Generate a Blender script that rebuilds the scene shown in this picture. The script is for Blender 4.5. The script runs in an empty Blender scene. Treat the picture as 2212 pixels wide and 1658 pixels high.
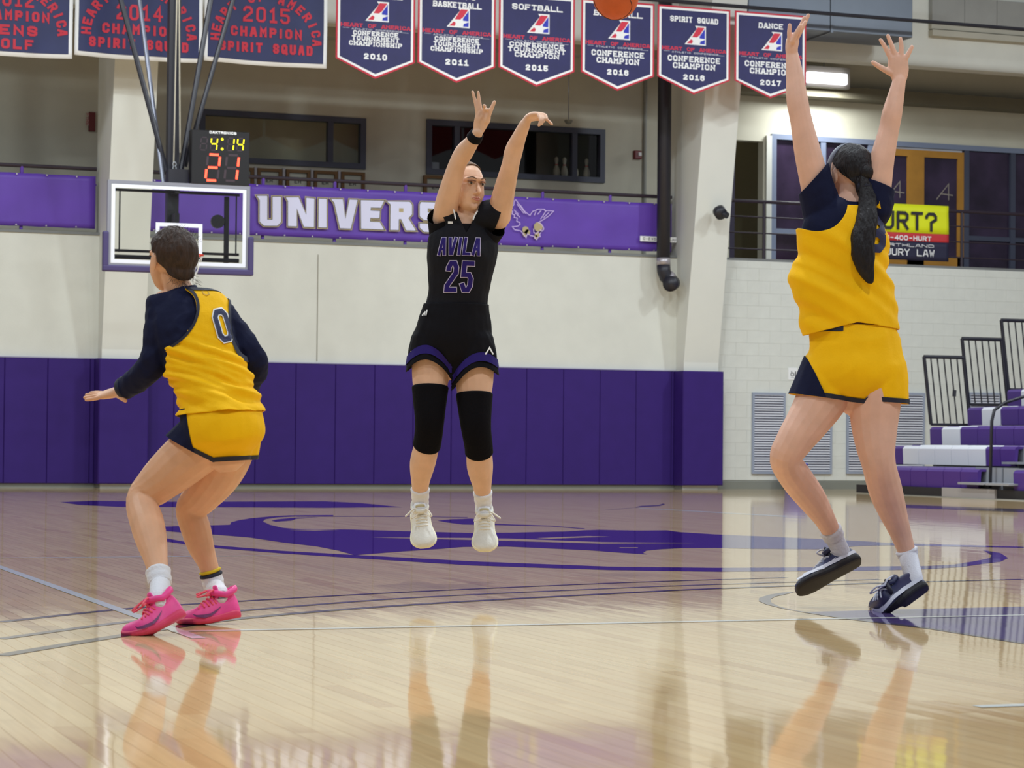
import bpy, bmesh, math, random
import numpy as np
from mathutils import Vector, Matrix, noise
from mathutils.bvhtree import BVHTree
from mathutils.geometry import tessellate_polygon
random.seed(7)
S = bpy.context.scene
COL = S.collection

# ------------------------------------------------------------ camera
F, CX, CY = 5100.0, 1106.0, 829.0
TH, TI, RO = math.radians(20.3), math.radians(1.48), 0.009
EYE = np.array([0, 0, 0.67])
R0 = np.array([math.cos(TH), -math.sin(TH), 0]); FH = np.array([math.sin(TH), math.cos(TH), 0]); ZU = np.array([0, 0, 1.0])
FW = math.cos(TI)*FH + math.sin(TI)*ZU
U0 = -math.sin(TI)*FH + math.cos(TI)*ZU
CR = math.cos(RO)*R0 + math.sin(RO)*U0
CU = -math.sin(RO)*R0 + math.cos(RO)*U0
cam = bpy.data.cameras.new('camera'); cam.sensor_width = 36; cam.lens = 36*F/2212
cam.clip_start = 0.1; cam.clip_end = 200
co = bpy.data.objects.new('camera', cam); COL.objects.link(co)
M = Matrix(((CR[0], CU[0], -FW[0], EYE[0]), (CR[1], CU[1], -FW[1], EYE[1]), (CR[2], CU[2], -FW[2], EYE[2]), (0, 0, 0, 1)))
co.matrix_world = M
S.camera = co
cam.dof.use_dof = True; cam.dof.focus_distance = 11.3; cam.dof.aperture_fstop = 9.0

# ------------------------------------------------------------ light, world, exposure
S.view_settings.view_transform = 'Standard'; S.view_settings.look = 'None'
S.view_settings.gamma = 1.0; S.view_settings.use_curve_mapping = False
S.view_settings.exposure = 0.0
W = bpy.data.worlds.new('world'); S.world = W; W.use_nodes = True
W.node_tree.nodes['Background'].inputs[0].default_value = (0.90, 0.93, 1.0, 1)
W.node_tree.nodes['Background'].inputs[1].default_value = 0.21
def lamp(name, loc, size, power, col=(0.91, 1.0, 1.05), rot=(0, 0, 0)):
    l = bpy.data.lights.new(name, 'AREA'); l.shape = 'DISK'; l.size = size; l.energy = power; l.color = col
    o = bpy.data.objects.new(name, l); o.location = loc; o.rotation_euler = rot; COL.objects.link(o)
    o.visible_glossy = True
    return o
for lx in (1, 8, 15, 21):  # unseen fill lamps, added to brighten the balcony back wall
    pl = bpy.data.lights.new('wall_fill', 'POINT'); pl.energy = 410; pl.shadow_soft_size = .3; pl.color = (0.91, 1.0, 1.05)
    po = bpy.data.objects.new('wall_fill', pl); po.location = (lx, 24.5, 9.2); COL.objects.link(po)
bl = bpy.data.lights.new('balcony_tube', 'AREA'); bl.shape = 'RECTANGLE'; bl.size = .8; bl.size_y = .3; bl.energy = 62; bl.color = (0.95, 1.0, 1.0)
bo = bpy.data.objects.new('balcony_tube', bl); COL.objects.link(bo)
for ly in (3, 11, 19, 27.0):
    for lx in (-3, 4.5, 12, 19.5):
        lamp('gym_light', (lx, ly, 8.75), 0.6, 280)

# ------------------------------------------------------------ helpers
def ray(x, y): return FW + (x-CX)/F*CR - (y-CY)/F*CU
def onY(x, y, Y): d = ray(x, y); return EYE + d*(Y-EYE[1])/d[1]
def onZ(x, y, z=0.0): d = ray(x, y); return EYE + d*(z-EYE[2])/d[2]
def onX(x, y, X): d = ray(x, y); return EYE + d*(X-EYE[0])/d[0]
def dep(x, y, t): return EYE + ray(x, y)*t
def rc(x0, y0, x1, y1, Y):
    xm, ym = (x0+x1)/2, (y0+y1)/2
    return (onY(x0, ym, Y)[0], onY(x1, ym, Y)[0], onY(xm, y1, Y)[2], onY(xm, y0, Y)[2])

def lin(c):
    return tuple((v/255/12.92 if v/255 <= .04045 else ((v/255+.055)/1.055)**2.4) for v in c)
MATS = {}
def mat(name, rgb, rough=0.6, metal=0.0, var=0.0, vscale=8.0, bump=0.0, bscale=60.0, emit=None, estr=0.0, spec=0.5, coat=0.0, stretch=None, sheen=0.0, alpha=None):
    if name in MATS: return MATS[name]
    m = bpy.data.materials.new(name); m.use_nodes = True; nt = m.node_tree; b = nt.nodes['Principled BSDF']
    c = lin(rgb)
    b.inputs['Base Color'].default_value = (*c, 1); b.inputs['Roughness'].default_value = rough
    b.inputs['Metallic'].default_value = metal; b.inputs['Specular IOR Level'].default_value = spec
    b.inputs['Coat Weight'].default_value = coat
    b.inputs['Sheen Weight'].default_value = sheen
    m.diffuse_color = (*c, 1)
    if emit:
        b.inputs['Emission Color'].default_value = (*lin(emit), 1); b.inputs['Emission Strength'].default_value = estr
    tc = nt.nodes.new('ShaderNodeTexCoord'); mp = nt.nodes.new('ShaderNodeMapping')
    nt.links.new(tc.outputs['Object'], mp.inputs['Vector'])
    if stretch: mp.inputs['Scale'].default_value = stretch
    if var > 0:
        n = nt.nodes.new('ShaderNodeTexNoise'); n.inputs['Scale'].default_value = vscale; n.inputs['Detail'].default_value = 5
        nt.links.new(mp.outputs[0], n.inputs['Vector'])
        r = nt.nodes.new('ShaderNodeMapRange'); r.inputs['From Min'].default_value = .3; r.inputs['From Max'].default_value = .7
        r.inputs['To Min'].default_value = 1-var; r.inputs['To Max'].default_value = 1+var
        nt.links.new(n.outputs[0], r.inputs[0])
        mx = nt.nodes.new('ShaderNodeMix'); mx.data_type = 'RGBA'; mx.blend_type = 'MULTIPLY'; mx.inputs[0].default_value = 1
        mx.inputs[6].default_value = (*c, 1); nt.links.new(r.outputs[0], mx.inputs[7]); nt.links.new(mx.outputs[2], b.inputs['Base Color'])
    if bump > 0:
        n = nt.nodes.new('ShaderNodeTexNoise'); n.inputs['Scale'].default_value = bscale; n.inputs['Detail'].default_value = 3
        nt.links.new(mp.outputs[0], n.inputs['Vector'])
        bp = nt.nodes.new('ShaderNodeBump'); bp.inputs['Strength'].default_value = bump; bp.inputs['Distance'].default_value = .01
        nt.links.new(n.outputs[0], bp.inputs['Height']); nt.links.new(bp.outputs[0], b.inputs['Normal'])
    if alpha is not None: b.inputs['Alpha'].default_value = alpha
    MATS[name] = m
    return m

def tag(o, label=None, cat=None, group=None, kind=None):
    if label: o['label'] = label
    if cat: o['category'] = cat
    if group: o['group'] = group
    if kind: o['kind'] = kind
    return o
def empty(name, loc=(0, 0, 0), **k):
    o = bpy.data.objects.new(name, None); o.location = loc; COL.objects.link(o); o.empty_display_size = .1
    tag(o, **k); return o
def mesh_obj(name, V, Fc, m, parent=None, smooth=False, **k):
    me = bpy.data.meshes.new(name)
    V = np.asarray(V, dtype=float)
    off = np.array(parent_loc(parent))
    me.from_pydata((V-off).tolist(), [], [tuple(int(i) for i in f) for f in Fc]); me.materials.append(m)
    if smooth: me.polygons.foreach_set('use_smooth', [True]*len(me.polygons))
    me.update()
    o = bpy.data.objects.new(name, me); COL.objects.link(o)
    if parent: o.parent = parent
    tag(o, **k); return o
def parent_loc(p):
    x = np.zeros(3)
    while p is not None:
        x = x + np.array(p.location); p = p.parent
    return x
class G:
    """collects polygons for one mesh object"""
    def __init__(s): s.V = []; s.F = []
    def add(s, V, Fc):
        n = len(s.V); s.V += [tuple(v) for v in V]; s.F += [tuple(i+n for i in f) for f in Fc]; return s
    def box(s, x0, x1, y0, y1, z0, z1):
        V = [(x, y, z) for z in (z0, z1) for y in (y0, y1) for x in (x0, x1)]
        return s.add(V, [(0, 2, 3, 1), (4, 5, 7, 6), (0, 1, 5, 4), (2, 6, 7, 3), (0, 4, 6, 2), (1, 3, 7, 5)])
    def bbox(s, x0, x1, y0, y1, z0, z1, b=.01):
        """box with chamfered edges on the -Y face"""
        V = [(x0, y1, z0), (x1, y1, z0), (x1, y1, z1), (x0, y1, z1), (x0, y0+b, z0), (x1, y0+b, z0), (x1, y0+b, z1), (x0, y0+b, z1),
             (x0+b, y0, z0+b), (x1-b, y0, z0+b), (x1-b, y0, z1-b), (x0+b, y0, z1-b)]
        return s.add(V, [(8, 9, 10, 11), (4, 5, 9, 8), (5, 6, 10, 9), (6, 7, 11, 10), (7, 4, 8, 11), (0, 1, 5, 4), (1, 2, 6, 5), (2, 3, 7, 6), (3, 0, 4, 7), (0, 3, 2, 1)])
    def bar(s, a, b, r, n=8, r2=None):
        a, b = np.array(a, float), np.array(b, float); d = b-a; d = d/np.linalg.norm(d)
        u = np.cross(d, [0, 0, 1.0] if abs(d[2]) < .9 else [1.0, 0, 0]); u /= np.linalg.norm(u); w = np.cross(d, u)
        r2 = r if r2 is None else r2
        V = [a+r*(math.cos(2*math.pi*i/n)*u+math.sin(2*math.pi*i/n)*w) for i in range(n)]+[b+r2*(math.cos(2*math.pi*i/n)*u+math.sin(2*math.pi*i/n)*w) for i in range(n)]
        return s.add(V, [(i, (i+1) % n, n+(i+1) % n, n+i) for i in range(n)]+[tuple(range(n))[::-1], tuple(range(n, 2*n))])
    def obj(s, name, m, parent=None, smooth=False, **k): return mesh_obj(name, s.V, s.F, m, parent, smooth, **k)

def prism(poly, y0, y1):
    """poly: list of (x,z); a slab from y0 (front) to y1"""
    n = len(poly); tr = tessellate_polygon([[Vector((p[0], p[1], 0)) for p in poly]])
    V = [(p[0], y0, p[1]) for p in poly]+[(p[0], y1, p[1]) for p in poly]
    Fc = [tuple(t) for t in tr]+[tuple(n+i for i in t) for t in tr]+[(i, (i+1) % n, n+(i+1) % n, n+i) for i in range(n)]
    return V, Fc

# ------------------------------------------------------------ lettering
GL = {
'A': [[(0,0),(1.4,6),(2.6,6),(4,0)],[(.5,1.9),(3.5,1.9)]], 'B': [[(0,0),(0,6),(3.2,6),(4,5.2),(4,3.8),(3.3,3.1),(4,2.4),(4,.8),(3.2,0),(0,0)],[(0,3.1),(3.3,3.1)]],
'C': [[(4,4.7),(4,5),(3,6),(1,6),(0,5),(0,1),(1,0),(3,0),(4,1),(4,1.3)]], 'D': [[(0,0),(0,6),(3,6),(4,5),(4,1),(3,0),(0,0)]],
'E': [[(4,6),(0,6),(0,0),(4,0)],[(0,3),(3,3)]], 'F': [[(4,6),(0,6),(0,0)],[(0,3),(3,3)]],
'G': [[(4,4.5),(4,5),(3,6),(1,6),(0,5),(0,1),(1,0),(3,0),(4,1),(4,2.8),(2.4,2.8)]], 'H': [[(0,0),(0,6)],[(4,0),(4,6)],[(0,3),(4,3)]],
'I': [[(2,0),(2,6)]], 'J': [[(4,6),(4,1),(3,0),(1,0),(0,1),(0,2)]], 'K': [[(0,0),(0,6)],[(4,6),(0.4,2.8)],[(1.6,3.8),(4,0)]], 'L': [[(0,6),(0,0),(4,0)]],
'M': [[(0,0),(0,6),(2,3),(4,6),(4,0)]], 'N': [[(0,0),(0,6),(4,0),(4,6)]], 'O': [[(1,0),(3,0),(4,1),(4,5),(3,6),(1,6),(0,5),(0,1),(1,0)]],
'P': [[(0,0),(0,6),(3,6),(4,5.2),(4,3.6),(3.2,2.9)],[(3.2,2.8),(0.4,2.8)]], 'Q': [[(1,0),(3,0),(4,1),(4,5),(3,6),(1,6),(0,5),(0,1),(1,0)],[(2.4,1.8),(4.4,-.4)]],
'R': [[(0,0),(0,6),(3,6),(4,5.2),(4,3.7),(3.2,3)],[(3.2,2.9),(0.4,2.9)],[(2,2.9),(4,0)]], 'S': [[(4,4.6),(4,5),(3,6),(1,6),(0,5.2),(0,3.9),(1,3.2),(3,2.8),(4,2.1),(4,.9),(3,0),(1,0),(0,1),(0,1.4)]],
'T': [[(0,6),(4,6)],[(2,6),(2,0)]], 'U': [[(0,6),(0,1),(1,0),(3,0),(4,1),(4,6)]], 'V': [[(0,6),(1.5,0),(2.5,0),(4,6)]], 'W': [[(0,6),(1,0),(2,4),(3,0),(4,6)]],
'X': [[(0,0),(4,6)],[(0,6),(4,0)]], 'Y': [[(0,6),(2,3.2),(4,6)],[(2,3.2),(2,0)]],
'0': [[(1,0),(3,0),(4,1),(4,5),(3,6),(1,6),(0,5),(0,1),(1,0)]], '1': [[(.8,4.8),(2.2,6),(2.2,0)],[(.8,0),(3.6,0)]], '2': [[(0,4.8),(0,5),(1,6),(3,6),(4,5),(4,3.8),(0,.9),(0,0),(4,0)]],
'3': [[(0,5),(1,6),(3,6),(4,5.2),(4,3.8),(3,3.1),(1.4,3.1)],[(3,3.1),(4,2.4),(4,1),(3,0),(1,0),(0,1)]], '4': [[(3,0),(3,6),(0,1.9)],[(0,1.9),(4.3,1.9)]],
'5': [[(4,6),(0,6),(0,3.4),(3,3.4),(4,2.6),(4,1),(3,0),(1,0),(0,1)]], '6': [[(4,5),(3,6),(1,6),(0,5),(0,1),(1,0),(3,0),(4,1),(4,2.6),(3.2,3.3)],[(3.1,3.4),(0.4,3.4)]],
'7': [[(0,6),(4,6),(1.6,0)]], '8': [[(1,3.2),(0,3.9),(0,5.2),(1,6),(3,6),(4,5.2),(4,3.9),(3,3.2)],[(1,3.0),(0,2.3),(0,.9),(1,0),(3,0),(4,.9),(4,2.3),(3,3.0)],[(1,3.1),(3,3.1)]],
'?': [[(0,4.6),(0,5),(1,6),(3,6),(4,5),(4,3.8),(2,2.6),(2,1.7)],[(2,.6),(2,-.3)]], '-': [[(.6,3),(3.4,3)]], "'": [[(2,6.3),(2,4.8)]], ':': [[(2,4.6),(2,3.8)],[(2,1.8),(2,1)]], ' ': [],
}
def thick(pl, t, closed=False, ends=True):
    """one strip of quads along a 2D polyline, mitred"""
    P = [np.array(p, float) for p in pl]; n = len(P)
    closed = closed or (n > 3 and np.allclose(P[0], P[-1]))
    if closed and np.allclose(P[0], P[-1]): P = P[:-1]; n -= 1
    def nrm(a, b): d = b-a; d = d/(np.linalg.norm(d)+1e-9); return np.array([-d[1], d[0]]), d
    if not closed and ends:
        _, d = nrm(P[0], P[1]); P[0] = P[0]-d*t/2
        _, d = nrm(P[-2], P[-1]); P[-1] = P[-1]+d*t/2
    L = []; Rr = []
    for i in range(n):
        if closed: a, b = P[(i-1) % n], P[(i+1) % n]
        else: a, b = P[max(i-1, 0)], P[min(i+1, n-1)]
        if not closed and i == 0: m, _ = nrm(P[0], P[1]); k = 1
        elif not closed and i == n-1: m, _ = nrm(P[-2], P[-1]); k = 1
        else:
            n1, _ = nrm(a, P[i]); n2, _ = nrm(P[i], b); m = n1+n2; q = np.linalg.norm(m)
            m = m/q if q > 1e-6 else n1; k = min(1/max(m@n1, .3), 2.2)
        L.append(P[i]+m*t/2*k); Rr.append(P[i]-m*t/2*k)
    V = []; 
    for l, r in zip(L, Rr): V += [l, r]
    Fc = [(2*i, 2*i+1, 2*i+3, 2*i+2) for i in range(n-1)]
    if closed: Fc.append((2*n-2, 2*n-1, 1, 0))
    return V, Fc
def text2d(txt, h, w, gap, stroke, grow=0.0, align='c', serif=0.0, slant=0.0):
    """lettering as 2D strips; h cap height, w letter width, stroke width"""
    V = []; Fc = []; x = 0.0; sx = (w-stroke)/4; sy = (h-stroke)/6; lyr = 0
    for ch in txt:
        ww = w
        if ch in "I'1:": ww = w*0.55 if ch != '1' else w*0.8
        off = (ww-w)/2
        lines = list(GL.get(ch, []))
        if serif > 0 and ch in 'AFHIKMNPRTV1BDEL':
            for ln in GL[ch]:
                for p in (ln[0], ln[-1]):
                    if p[1] in (0, 6) and not (ch in 'BDE' and p[0] > 1) and not (ch in 'T1FPL' and p[1] == 6 and p[0] != 2):
                        lines.append([(p[0]-serif, p[1]), (p[0]+serif, p[1])])
        for ln in lines:
            pts = [(x+off+stroke/2+p[0]*sx, stroke/2+p[1]*sy) for p in ln]
            pts = [(p[0]+slant*p[1], p[1]) for p in pts]
            v, f = thick(pts, stroke+2*grow)
            n = len(V); lay = .00012*(lyr % 9); lyr += 1; V += [(q_[0], q_[1], lay) for q_ in v]; Fc += [tuple(i+n for i in q) for q in f]
        x += ww+gap
    tw = x-gap
    dx = -tw/2 if align == 'c' else 0
    return [np.array([v[0]+dx, v[1], v[2]]) for v in V], Fc, tw
def place(V2, Fc, o, ex, ey, n=None, d=0.0):
    o, ex, ey = np.array(o, float), np.array(ex, float), np.array(ey, float)
    nn = np.array(n if n is not None else np.cross(ex, ey), float)
    return [o+v[0]*ex+v[1]*ey+nn*(d+(v[2] if len(v) > 2 else 0)) for v in V2], Fc
def flat_text(g, txt, cx, zb, y, h, w, gap, stroke, grow=0, ex=(1, 0, 0), ey=(0, 0, 1), fit=None, **k):
    if fit:
        _, _, tw = text2d(txt, h, w, gap, stroke, 0, **k); s = fit/tw; w *= s; gap *= s
    V, Fc, tw = text2d(txt, h, w, gap, stroke, grow, **k)
    V, Fc = place(V, Fc, (cx, y, zb), ex, ey); g.add(V, Fc)
def poly2d(pts):
    tr = tessellate_polygon([[Vector((p[0], p[1], 0)) for p in pts]])
    return [np.array(p, float) for p in pts], [tuple(t) for t in tr]
def offset_poly(pts, d):
    P = [np.array(p, float) for p in pts]; n = len(P)
    area = sum(P[i][0]*P[(i+1) % n][1]-P[(i+1) % n][0]*P[i][1] for i in range(n))/2
    s = 1 if area > 0 else -1; out = []
    for i in range(n):
        a, b, c = P[i-1], P[i], P[(i+1) % n]
        d1 = (b-a)/np.linalg.norm(b-a); d2 = (c-b)/np.linalg.norm(c-b)
        n1 = s*np.array([d1[1], -d1[0]]); n2 = s*np.array([d2[1], -d2[0]]); m = n1+n2; q = np.linalg.norm(m)
        m = m/q if q > 1e-6 else n1; out.append(b+m*d*min(1/max(m@n1, .35), 2.0))
    return out

# ------------------------------------------------------------ materials
cream = mat('cream_paint', (212, 212, 203), .75, var=.03, vscale=3, bump=.15, bscale=40)
creamc = mat('column_paint', (216, 216, 208), .7, var=.02, vscale=2)
blockm = mat('block_paint', (214, 215, 208), .75, var=.03, vscale=6, bump=.3, bscale=70)
padm = mat('purple_vinyl', (52, 29, 108), .6, var=.05, vscale=5, bump=.06, bscale=9, spec=.25)
bluegrey = mat('blue_grey_paint', (118, 128, 152), .5)
dark = mat('black_steel', (34, 33, 42), .45)
railm = mat('rail_black', (40, 28, 42), .5)
postm = mat('rail_purple', (92, 52, 160), .5)
bannerp = mat('banner_purple', (92, 56, 164), .5, var=.10, vscale=1.6, bump=.5, bscale=3)
gold = mat('gold_print', (176, 160, 120), .5)
lilac = mat('lilac_print', (214, 214, 240), .5)
blackp = mat('black_print', (36, 34, 40), .5)
white = mat('white_print', (238, 238, 238), .55)
navy = mat('navy_cloth', (34, 33, 88), .6, var=.12, vscale=5)
navyb = mat('navy_faded', (36, 42, 86), .6, var=.12, vscale=4)
redp = mat('red_print', (206, 40, 66), .6)
redb = mat('red_felt', (190, 42, 62), .7)
royal = mat('blue_print', (38, 48, 180), .6)
greym = mat('grey_metal', (150, 152, 156), .45, metal=.2)
concrete = mat('grey_concrete', (140, 138, 128), .8, var=.08, vscale=5)
beam = mat('beam_paint', (176, 172, 158), .8, var=.06, vscale=2)
def glass_mat(name, tint, alpha, rough=.03):
    if name in MATS: return MATS[name]
    m = bpy.data.materials.new(name); m.use_nodes = True; nt = m.node_tree; nt.nodes.clear()
    o = nt.nodes.new('ShaderNodeOutputMaterial'); t = nt.nodes.new('ShaderNodeBsdfTransparent'); g = nt.nodes.new('ShaderNodeBsdfGlossy')
    t.inputs[0].default_value = (*tint, 1); g.inputs['Roughness'].default_value = rough
    fr = nt.nodes.new('ShaderNodeFresnel'); fr.inputs[0].default_value = 1.45; x = nt.nodes.new('ShaderNodeMixShader')
    nt.links.new(fr.outputs[0], x.inputs[0]); nt.links.new(t.outputs[0], x.inputs[1]); nt.links.new(g.outputs[0], x.inputs[2]); nt.links.new(x.outputs[0], o.inputs[0])
    MATS[name] = m; return m
clear_glass = glass_mat('clear_glass', (.97, .98, .97), .1)
dark_glass = mat('dark_room_glass', (22, 20, 26), .12, spec=.5)
purple_reflection = mat('glass_reflection_paint', (52, 40, 62), .15, var=.5, vscale=1.5)  # dark purple reflection painted into the pane colour

def floor_mat(name, painted=None):
    m = bpy.data.materials.new(name); m.use_nodes = True; nt = m.node_tree; L = nt.links; b = nt.nodes['Principled BSDF']
    geo = nt.nodes.new('ShaderNodeNewGeometry'); oi = nt.nodes.new('ShaderNodeObjectInfo')
    mp = nt.nodes.new('ShaderNodeMapping'); mp.inputs['Scale'].default_value = (60, 2.2, 1); L.new(geo.outputs['Position'], mp.inputs[0])
    n = nt.nodes.new('ShaderNodeTexNoise'); n.inputs['Scale'].default_value = 1.0; n.inputs['Detail'].default_value = 6; L.new(mp.outputs[0], n.inputs['Vector'])
    base = painted or (206, 166, 110)
    if not painted:
        ad = nt.nodes.new('ShaderNodeMath'); ad.operation = 'ADD'; L.new(geo.outputs['Random Per Island'], ad.inputs[0]); L.new(oi.outputs['Random'], ad.inputs[1])
        fr = nt.nodes.new('ShaderNodeMath'); fr.operation = 'FRACT'; L.new(ad.outputs[0], fr.inputs[0])
        cr = nt.nodes.new('ShaderNodeValToRGB'); e = cr.color_ramp.elements
        e[0].position = 0; e[0].color = (*lin((212, 174, 126)), 1); e[1].position = 1; e[1].color = (*lin((232, 200, 150)), 1)
        k = cr.color_ramp.elements.new(.12); k.color = (*lin((223, 188, 138)), 1)
        L.new(fr.outputs[0], cr.inputs[0])
        r = nt.nodes.new('ShaderNodeMapRange'); r.inputs['From Min'].default_value = .3; r.inputs['From Max'].default_value = .7; r.inputs['To Min'].default_value = .9; r.inputs['To Max'].default_value = 1.06
        L.new(n.outputs[0], r.inputs[0])
        mx = nt.nodes.new('ShaderNodeMix'); mx.data_type = 'RGBA'; mx.blend_type = 'MULTIPLY'; mx.inputs[0].default_value = 1
        L.new(cr.outputs[0], mx.inputs[6]); L.new(r.outputs[0], mx.inputs[7]); L.new(mx.outputs[2], b.inputs['Base Color'])
    else:
        b.inputs['Base Color'].default_value = (*lin(base), 1)
    b.inputs['Roughness'].default_value = .05; b.inputs['IOR'].default_value = 1.55; b.inputs['Specular IOR Level'].default_value = .5
    # slow waviness of the varnish, stretched along the boards
    mp2 = nt.nodes.new('ShaderNodeMapping'); mp2.inputs['Scale'].default_value = (9, 2.0, 1); L.new(geo.outputs['Position'], mp2.inputs[0])
    n2 = nt.nodes.new('ShaderNodeTexNoise'); n2.inputs['Scale'].default_value = 1.0; n2.inputs['Detail'].default_value = 2; L.new(mp2.outputs[0], n2.inputs['Vector'])
    bp = nt.nodes.new('ShaderNodeBump'); bp.inputs['Strength'].default_value = 1.0; bp.inputs['Distance'].default_value = .00035
    L.new(n2.outputs[0], bp.inputs['Height'])
    if painted: L.new(bp.outputs[0], b.inputs['Normal'])
    else:
        # every board lies at its own very slight tilt
        m1 = nt.nodes.new('ShaderNodeMath'); m1.operation = 'MULTIPLY'; m1.inputs[1].default_value = 37.3; L.new(fr.outputs[0], m1.inputs[0])
        f1 = nt.nodes.new('ShaderNodeMath'); f1.operation = 'FRACT'; L.new(m1.outputs[0], f1.inputs[0])
        cx_ = nt.nodes.new('ShaderNodeCombineXYZ')
        for src, k_ in ((fr, 0), (f1, 1)):
            r2 = nt.nodes.new('ShaderNodeMapRange'); r2.inputs['To Min'].default_value = -.0012; r2.inputs['To Max'].default_value = .0012; L.new(src.outputs[0], r2.inputs[0]); L.new(r2.outputs[0], cx_.inputs[k_])
        va = nt.nodes.new('ShaderNodeVectorMath'); va.operation = 'ADD'; L.new(bp.outputs[0], va.inputs[0]); L.new(cx_.outputs[0], va.inputs[1])
        vn = nt.nodes.new('ShaderNodeVectorMath'); vn.operation = 'NORMALIZE'; L.new(va.outputs[0], vn.inputs[0]); L.new(vn.outputs[0], b.inputs['Normal'])
    MATS[name] = m; return m
maple = floor_mat('maple_boards')
p_purple = floor_mat('court_paint_purple', (58, 30, 122))
p_white = floor_mat('court_paint_white', (226, 228, 226))
p_grey = floor_mat('court_paint_grey', (92, 82, 100))
p_black = floor_mat('court_paint_dark', (60, 50, 72))

# ------------------------------------------------------------ floor
YW = 34.2
g = G().box(-8, 30, -3, 34.6, -.12, -.004)
floor = g.obj('floor', mat('subfloor', (70, 52, 34), .9), kind='structure')
PW = .0572
rows = {}
allp = []
x = -6.0; ri = 0
while x < 29:
    y = 1.5+random.uniform(-.8, 0); 
    if x > -.5 or True:
        while y < 34.2:
            l = random.choice((.55, .7, .85, 1.0, 1.25)); allp.append((x, y, min(l, 34.3-y)))
            y += l
    x += PW; ri += 1
def appmark(p):
    xc, yc = p[0]+PW/2, p[1]+p[2]/2
    q = np.array([xc, yc, 0])-EYE; z = q@FW
    if z < 3: return 0
    sx = CX+F*(q@CR)/z; sy = CY-F*(q@CU)/z
    if not (-60 < sx < 2270 and sy < 1690): return 0
    return p[2]/z**3
near = sorted(allp, key=appmark, reverse=True)[:296]
ns = set(near)
G1 = .0005
pm = {}
for p in near:
    if p[2] not in pm:
        gg = G().box(G1, PW-G1, G1, p[2]-G1, -.012, 0)
        me = bpy.data.meshes.new('plank'); me.from_pydata(gg.V, [], gg.F); me.materials.append(maple); pm[p[2]] = me
    o = bpy.data.objects.new('plank', pm[p[2]]); o.location = (p[0], p[1], 0); o.parent = floor; COL.objects.link(o)
rest = [p for p in allp if p not in ns]
R_ = np.array(rest); nR = len(R_)
V = np.zeros((nR, 4, 3)); V[:, 0, 0] = V[:, 3, 0] = R_[:, 0]+G1; V[:, 1, 0] = V[:, 2, 0] = R_[:, 0]+PW-G1
V[:, 0, 1] = V[:, 1, 1] = R_[:, 1]+G1; V[:, 2, 1] = V[:, 3, 1] = R_[:, 1]+R_[:, 2]-G1
me = bpy.data.meshes.new('planks'); me.from_pydata(V.reshape(-1, 3).tolist(), [], np.arange(nR*4).reshape(-1, 4).tolist()); me.materials.append(maple)
o = bpy.data.objects.new('planks', me); o.parent = floor; COL.objects.link(o); o['kind'] = 'stuff'

def paint(name, px, m, z=.0006):
    pts = [onZ(a, b) for a, b in px]
    V2, Fc = poly2d([(p[0], p[1]) for p in pts])
    mesh_obj(name, [(v[0], v[1], z) for v in V2], Fc, m, floor)
def stripe(name, px, w, m, z=.0008, world=None):
    pts = world or [onZ(a, b)[:2] for a, b in px]
    if len(pts) > 3:
        q = []
        for i in range(len(pts)-1):
            a, b, c, d = (np.array(pts[max(i-1, 0)]), np.array(pts[i]), np.array(pts[i+1]), np.array(pts[min(i+2, len(pts)-1)]))
            for k in range(6):
                t = k/6; q.append(.5*((2*b)+(-a+c)*t+(2*a-5*b+4*c-d)*t*t+(-a+3*b-3*c+d)*t**3))
        q.append(np.array(pts[-1])); pts = q
    V2, Fc = thick(pts, w, ends=False)
    mesh_obj(name, [(v[0], v[1], z) for v in V2], Fc, m, floor)
paint('court_logo', [(353,1137),(396,1135.5),(462,1134),(497,1133),(499,1127.5),(516,1123),(541,1119),(583,1115),(624,1112.6),(720,1111.8),(720,1114),(640,1115),(600,1117),(573,1121),(568,1126),(583,1133),(611,1139.5),(636,1141.8),(763,1143.4),(858,1146.5),(1020,1150.6),(1100,1150),(1158,1148.7),(1221,1147.5),(1262,1145),(1294,1144),(1380,1145.6),(1440,1145),(1468,1148.7),(1547,1153.8),(1690,1160),(1860,1168),(1923,1172.3),(2212,1180.5),(2212,1183),(1923,1177.5),(1860,1178.5),(1765,1186),(1623,1184.8),(1547,1183.2),(1475,1183.5),(1427,1186),(1396,1189),(1389,1194),(1399,1197),(1348,1194),(1269,1188),(1190,1184.5),(1095,1180),(1000,1181),(953,1185),(858,1191.5),(766,1198.7),(731,1189),(684,1179.7),(614,1171.8),(541,1160.8),(472,1155),(402,1150.6),(355,1146.5)], p_purple)
paint('court_logo', [(358,1162),(412,1172),(472,1178),(605,1189),(763,1198),(1020,1212),(1316,1223.4),(1547,1226),(1695,1225.4),(1892,1223),(2006,1222),(2060,1219),(2110,1211),(2138,1205),(2142,1199),(2123,1187.6),(2161,1194),(2178,1205),(2161,1213),(2113,1219),(2080,1224),(2006,1229),(1892,1232),(1695,1233.5),(1547,1234.5),(1316,1231),(1020,1221),(763,1205),(605,1194.6),(472,1184),(412,1177),(358,1169)], p_purple)
paint('court_logo', [(130,1084),(200,1081),(350,1083),(450,1083),(700,1082),(780,1086),(870,1095),(700,1096.5),(450,1095),(260,1094.5),(170,1090)], p_purple)
paint('court_logo', [(945,1124),(975,1121),(1020,1119.5),(1030,1122),(1066,1131),(1150,1133.5),(1190,1135),(1263,1141),(1263,1142.5),(1190,1136.5),(1060,1133.5),(1000,1132.5),(965,1128)], p_purple)
paint('court_logo', [(586,1124),(600,1121),(640,1117.5),(690,1116.5),(640,1120),(630,1124),(596,1126.5)], p_purple)
paint('court_logo', [(640,1114.2),(877,1114.6),(1010,1116.6),(1010,1117.8),(877,1115.6),(640,1115.4)], p_purple, .0009)
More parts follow.
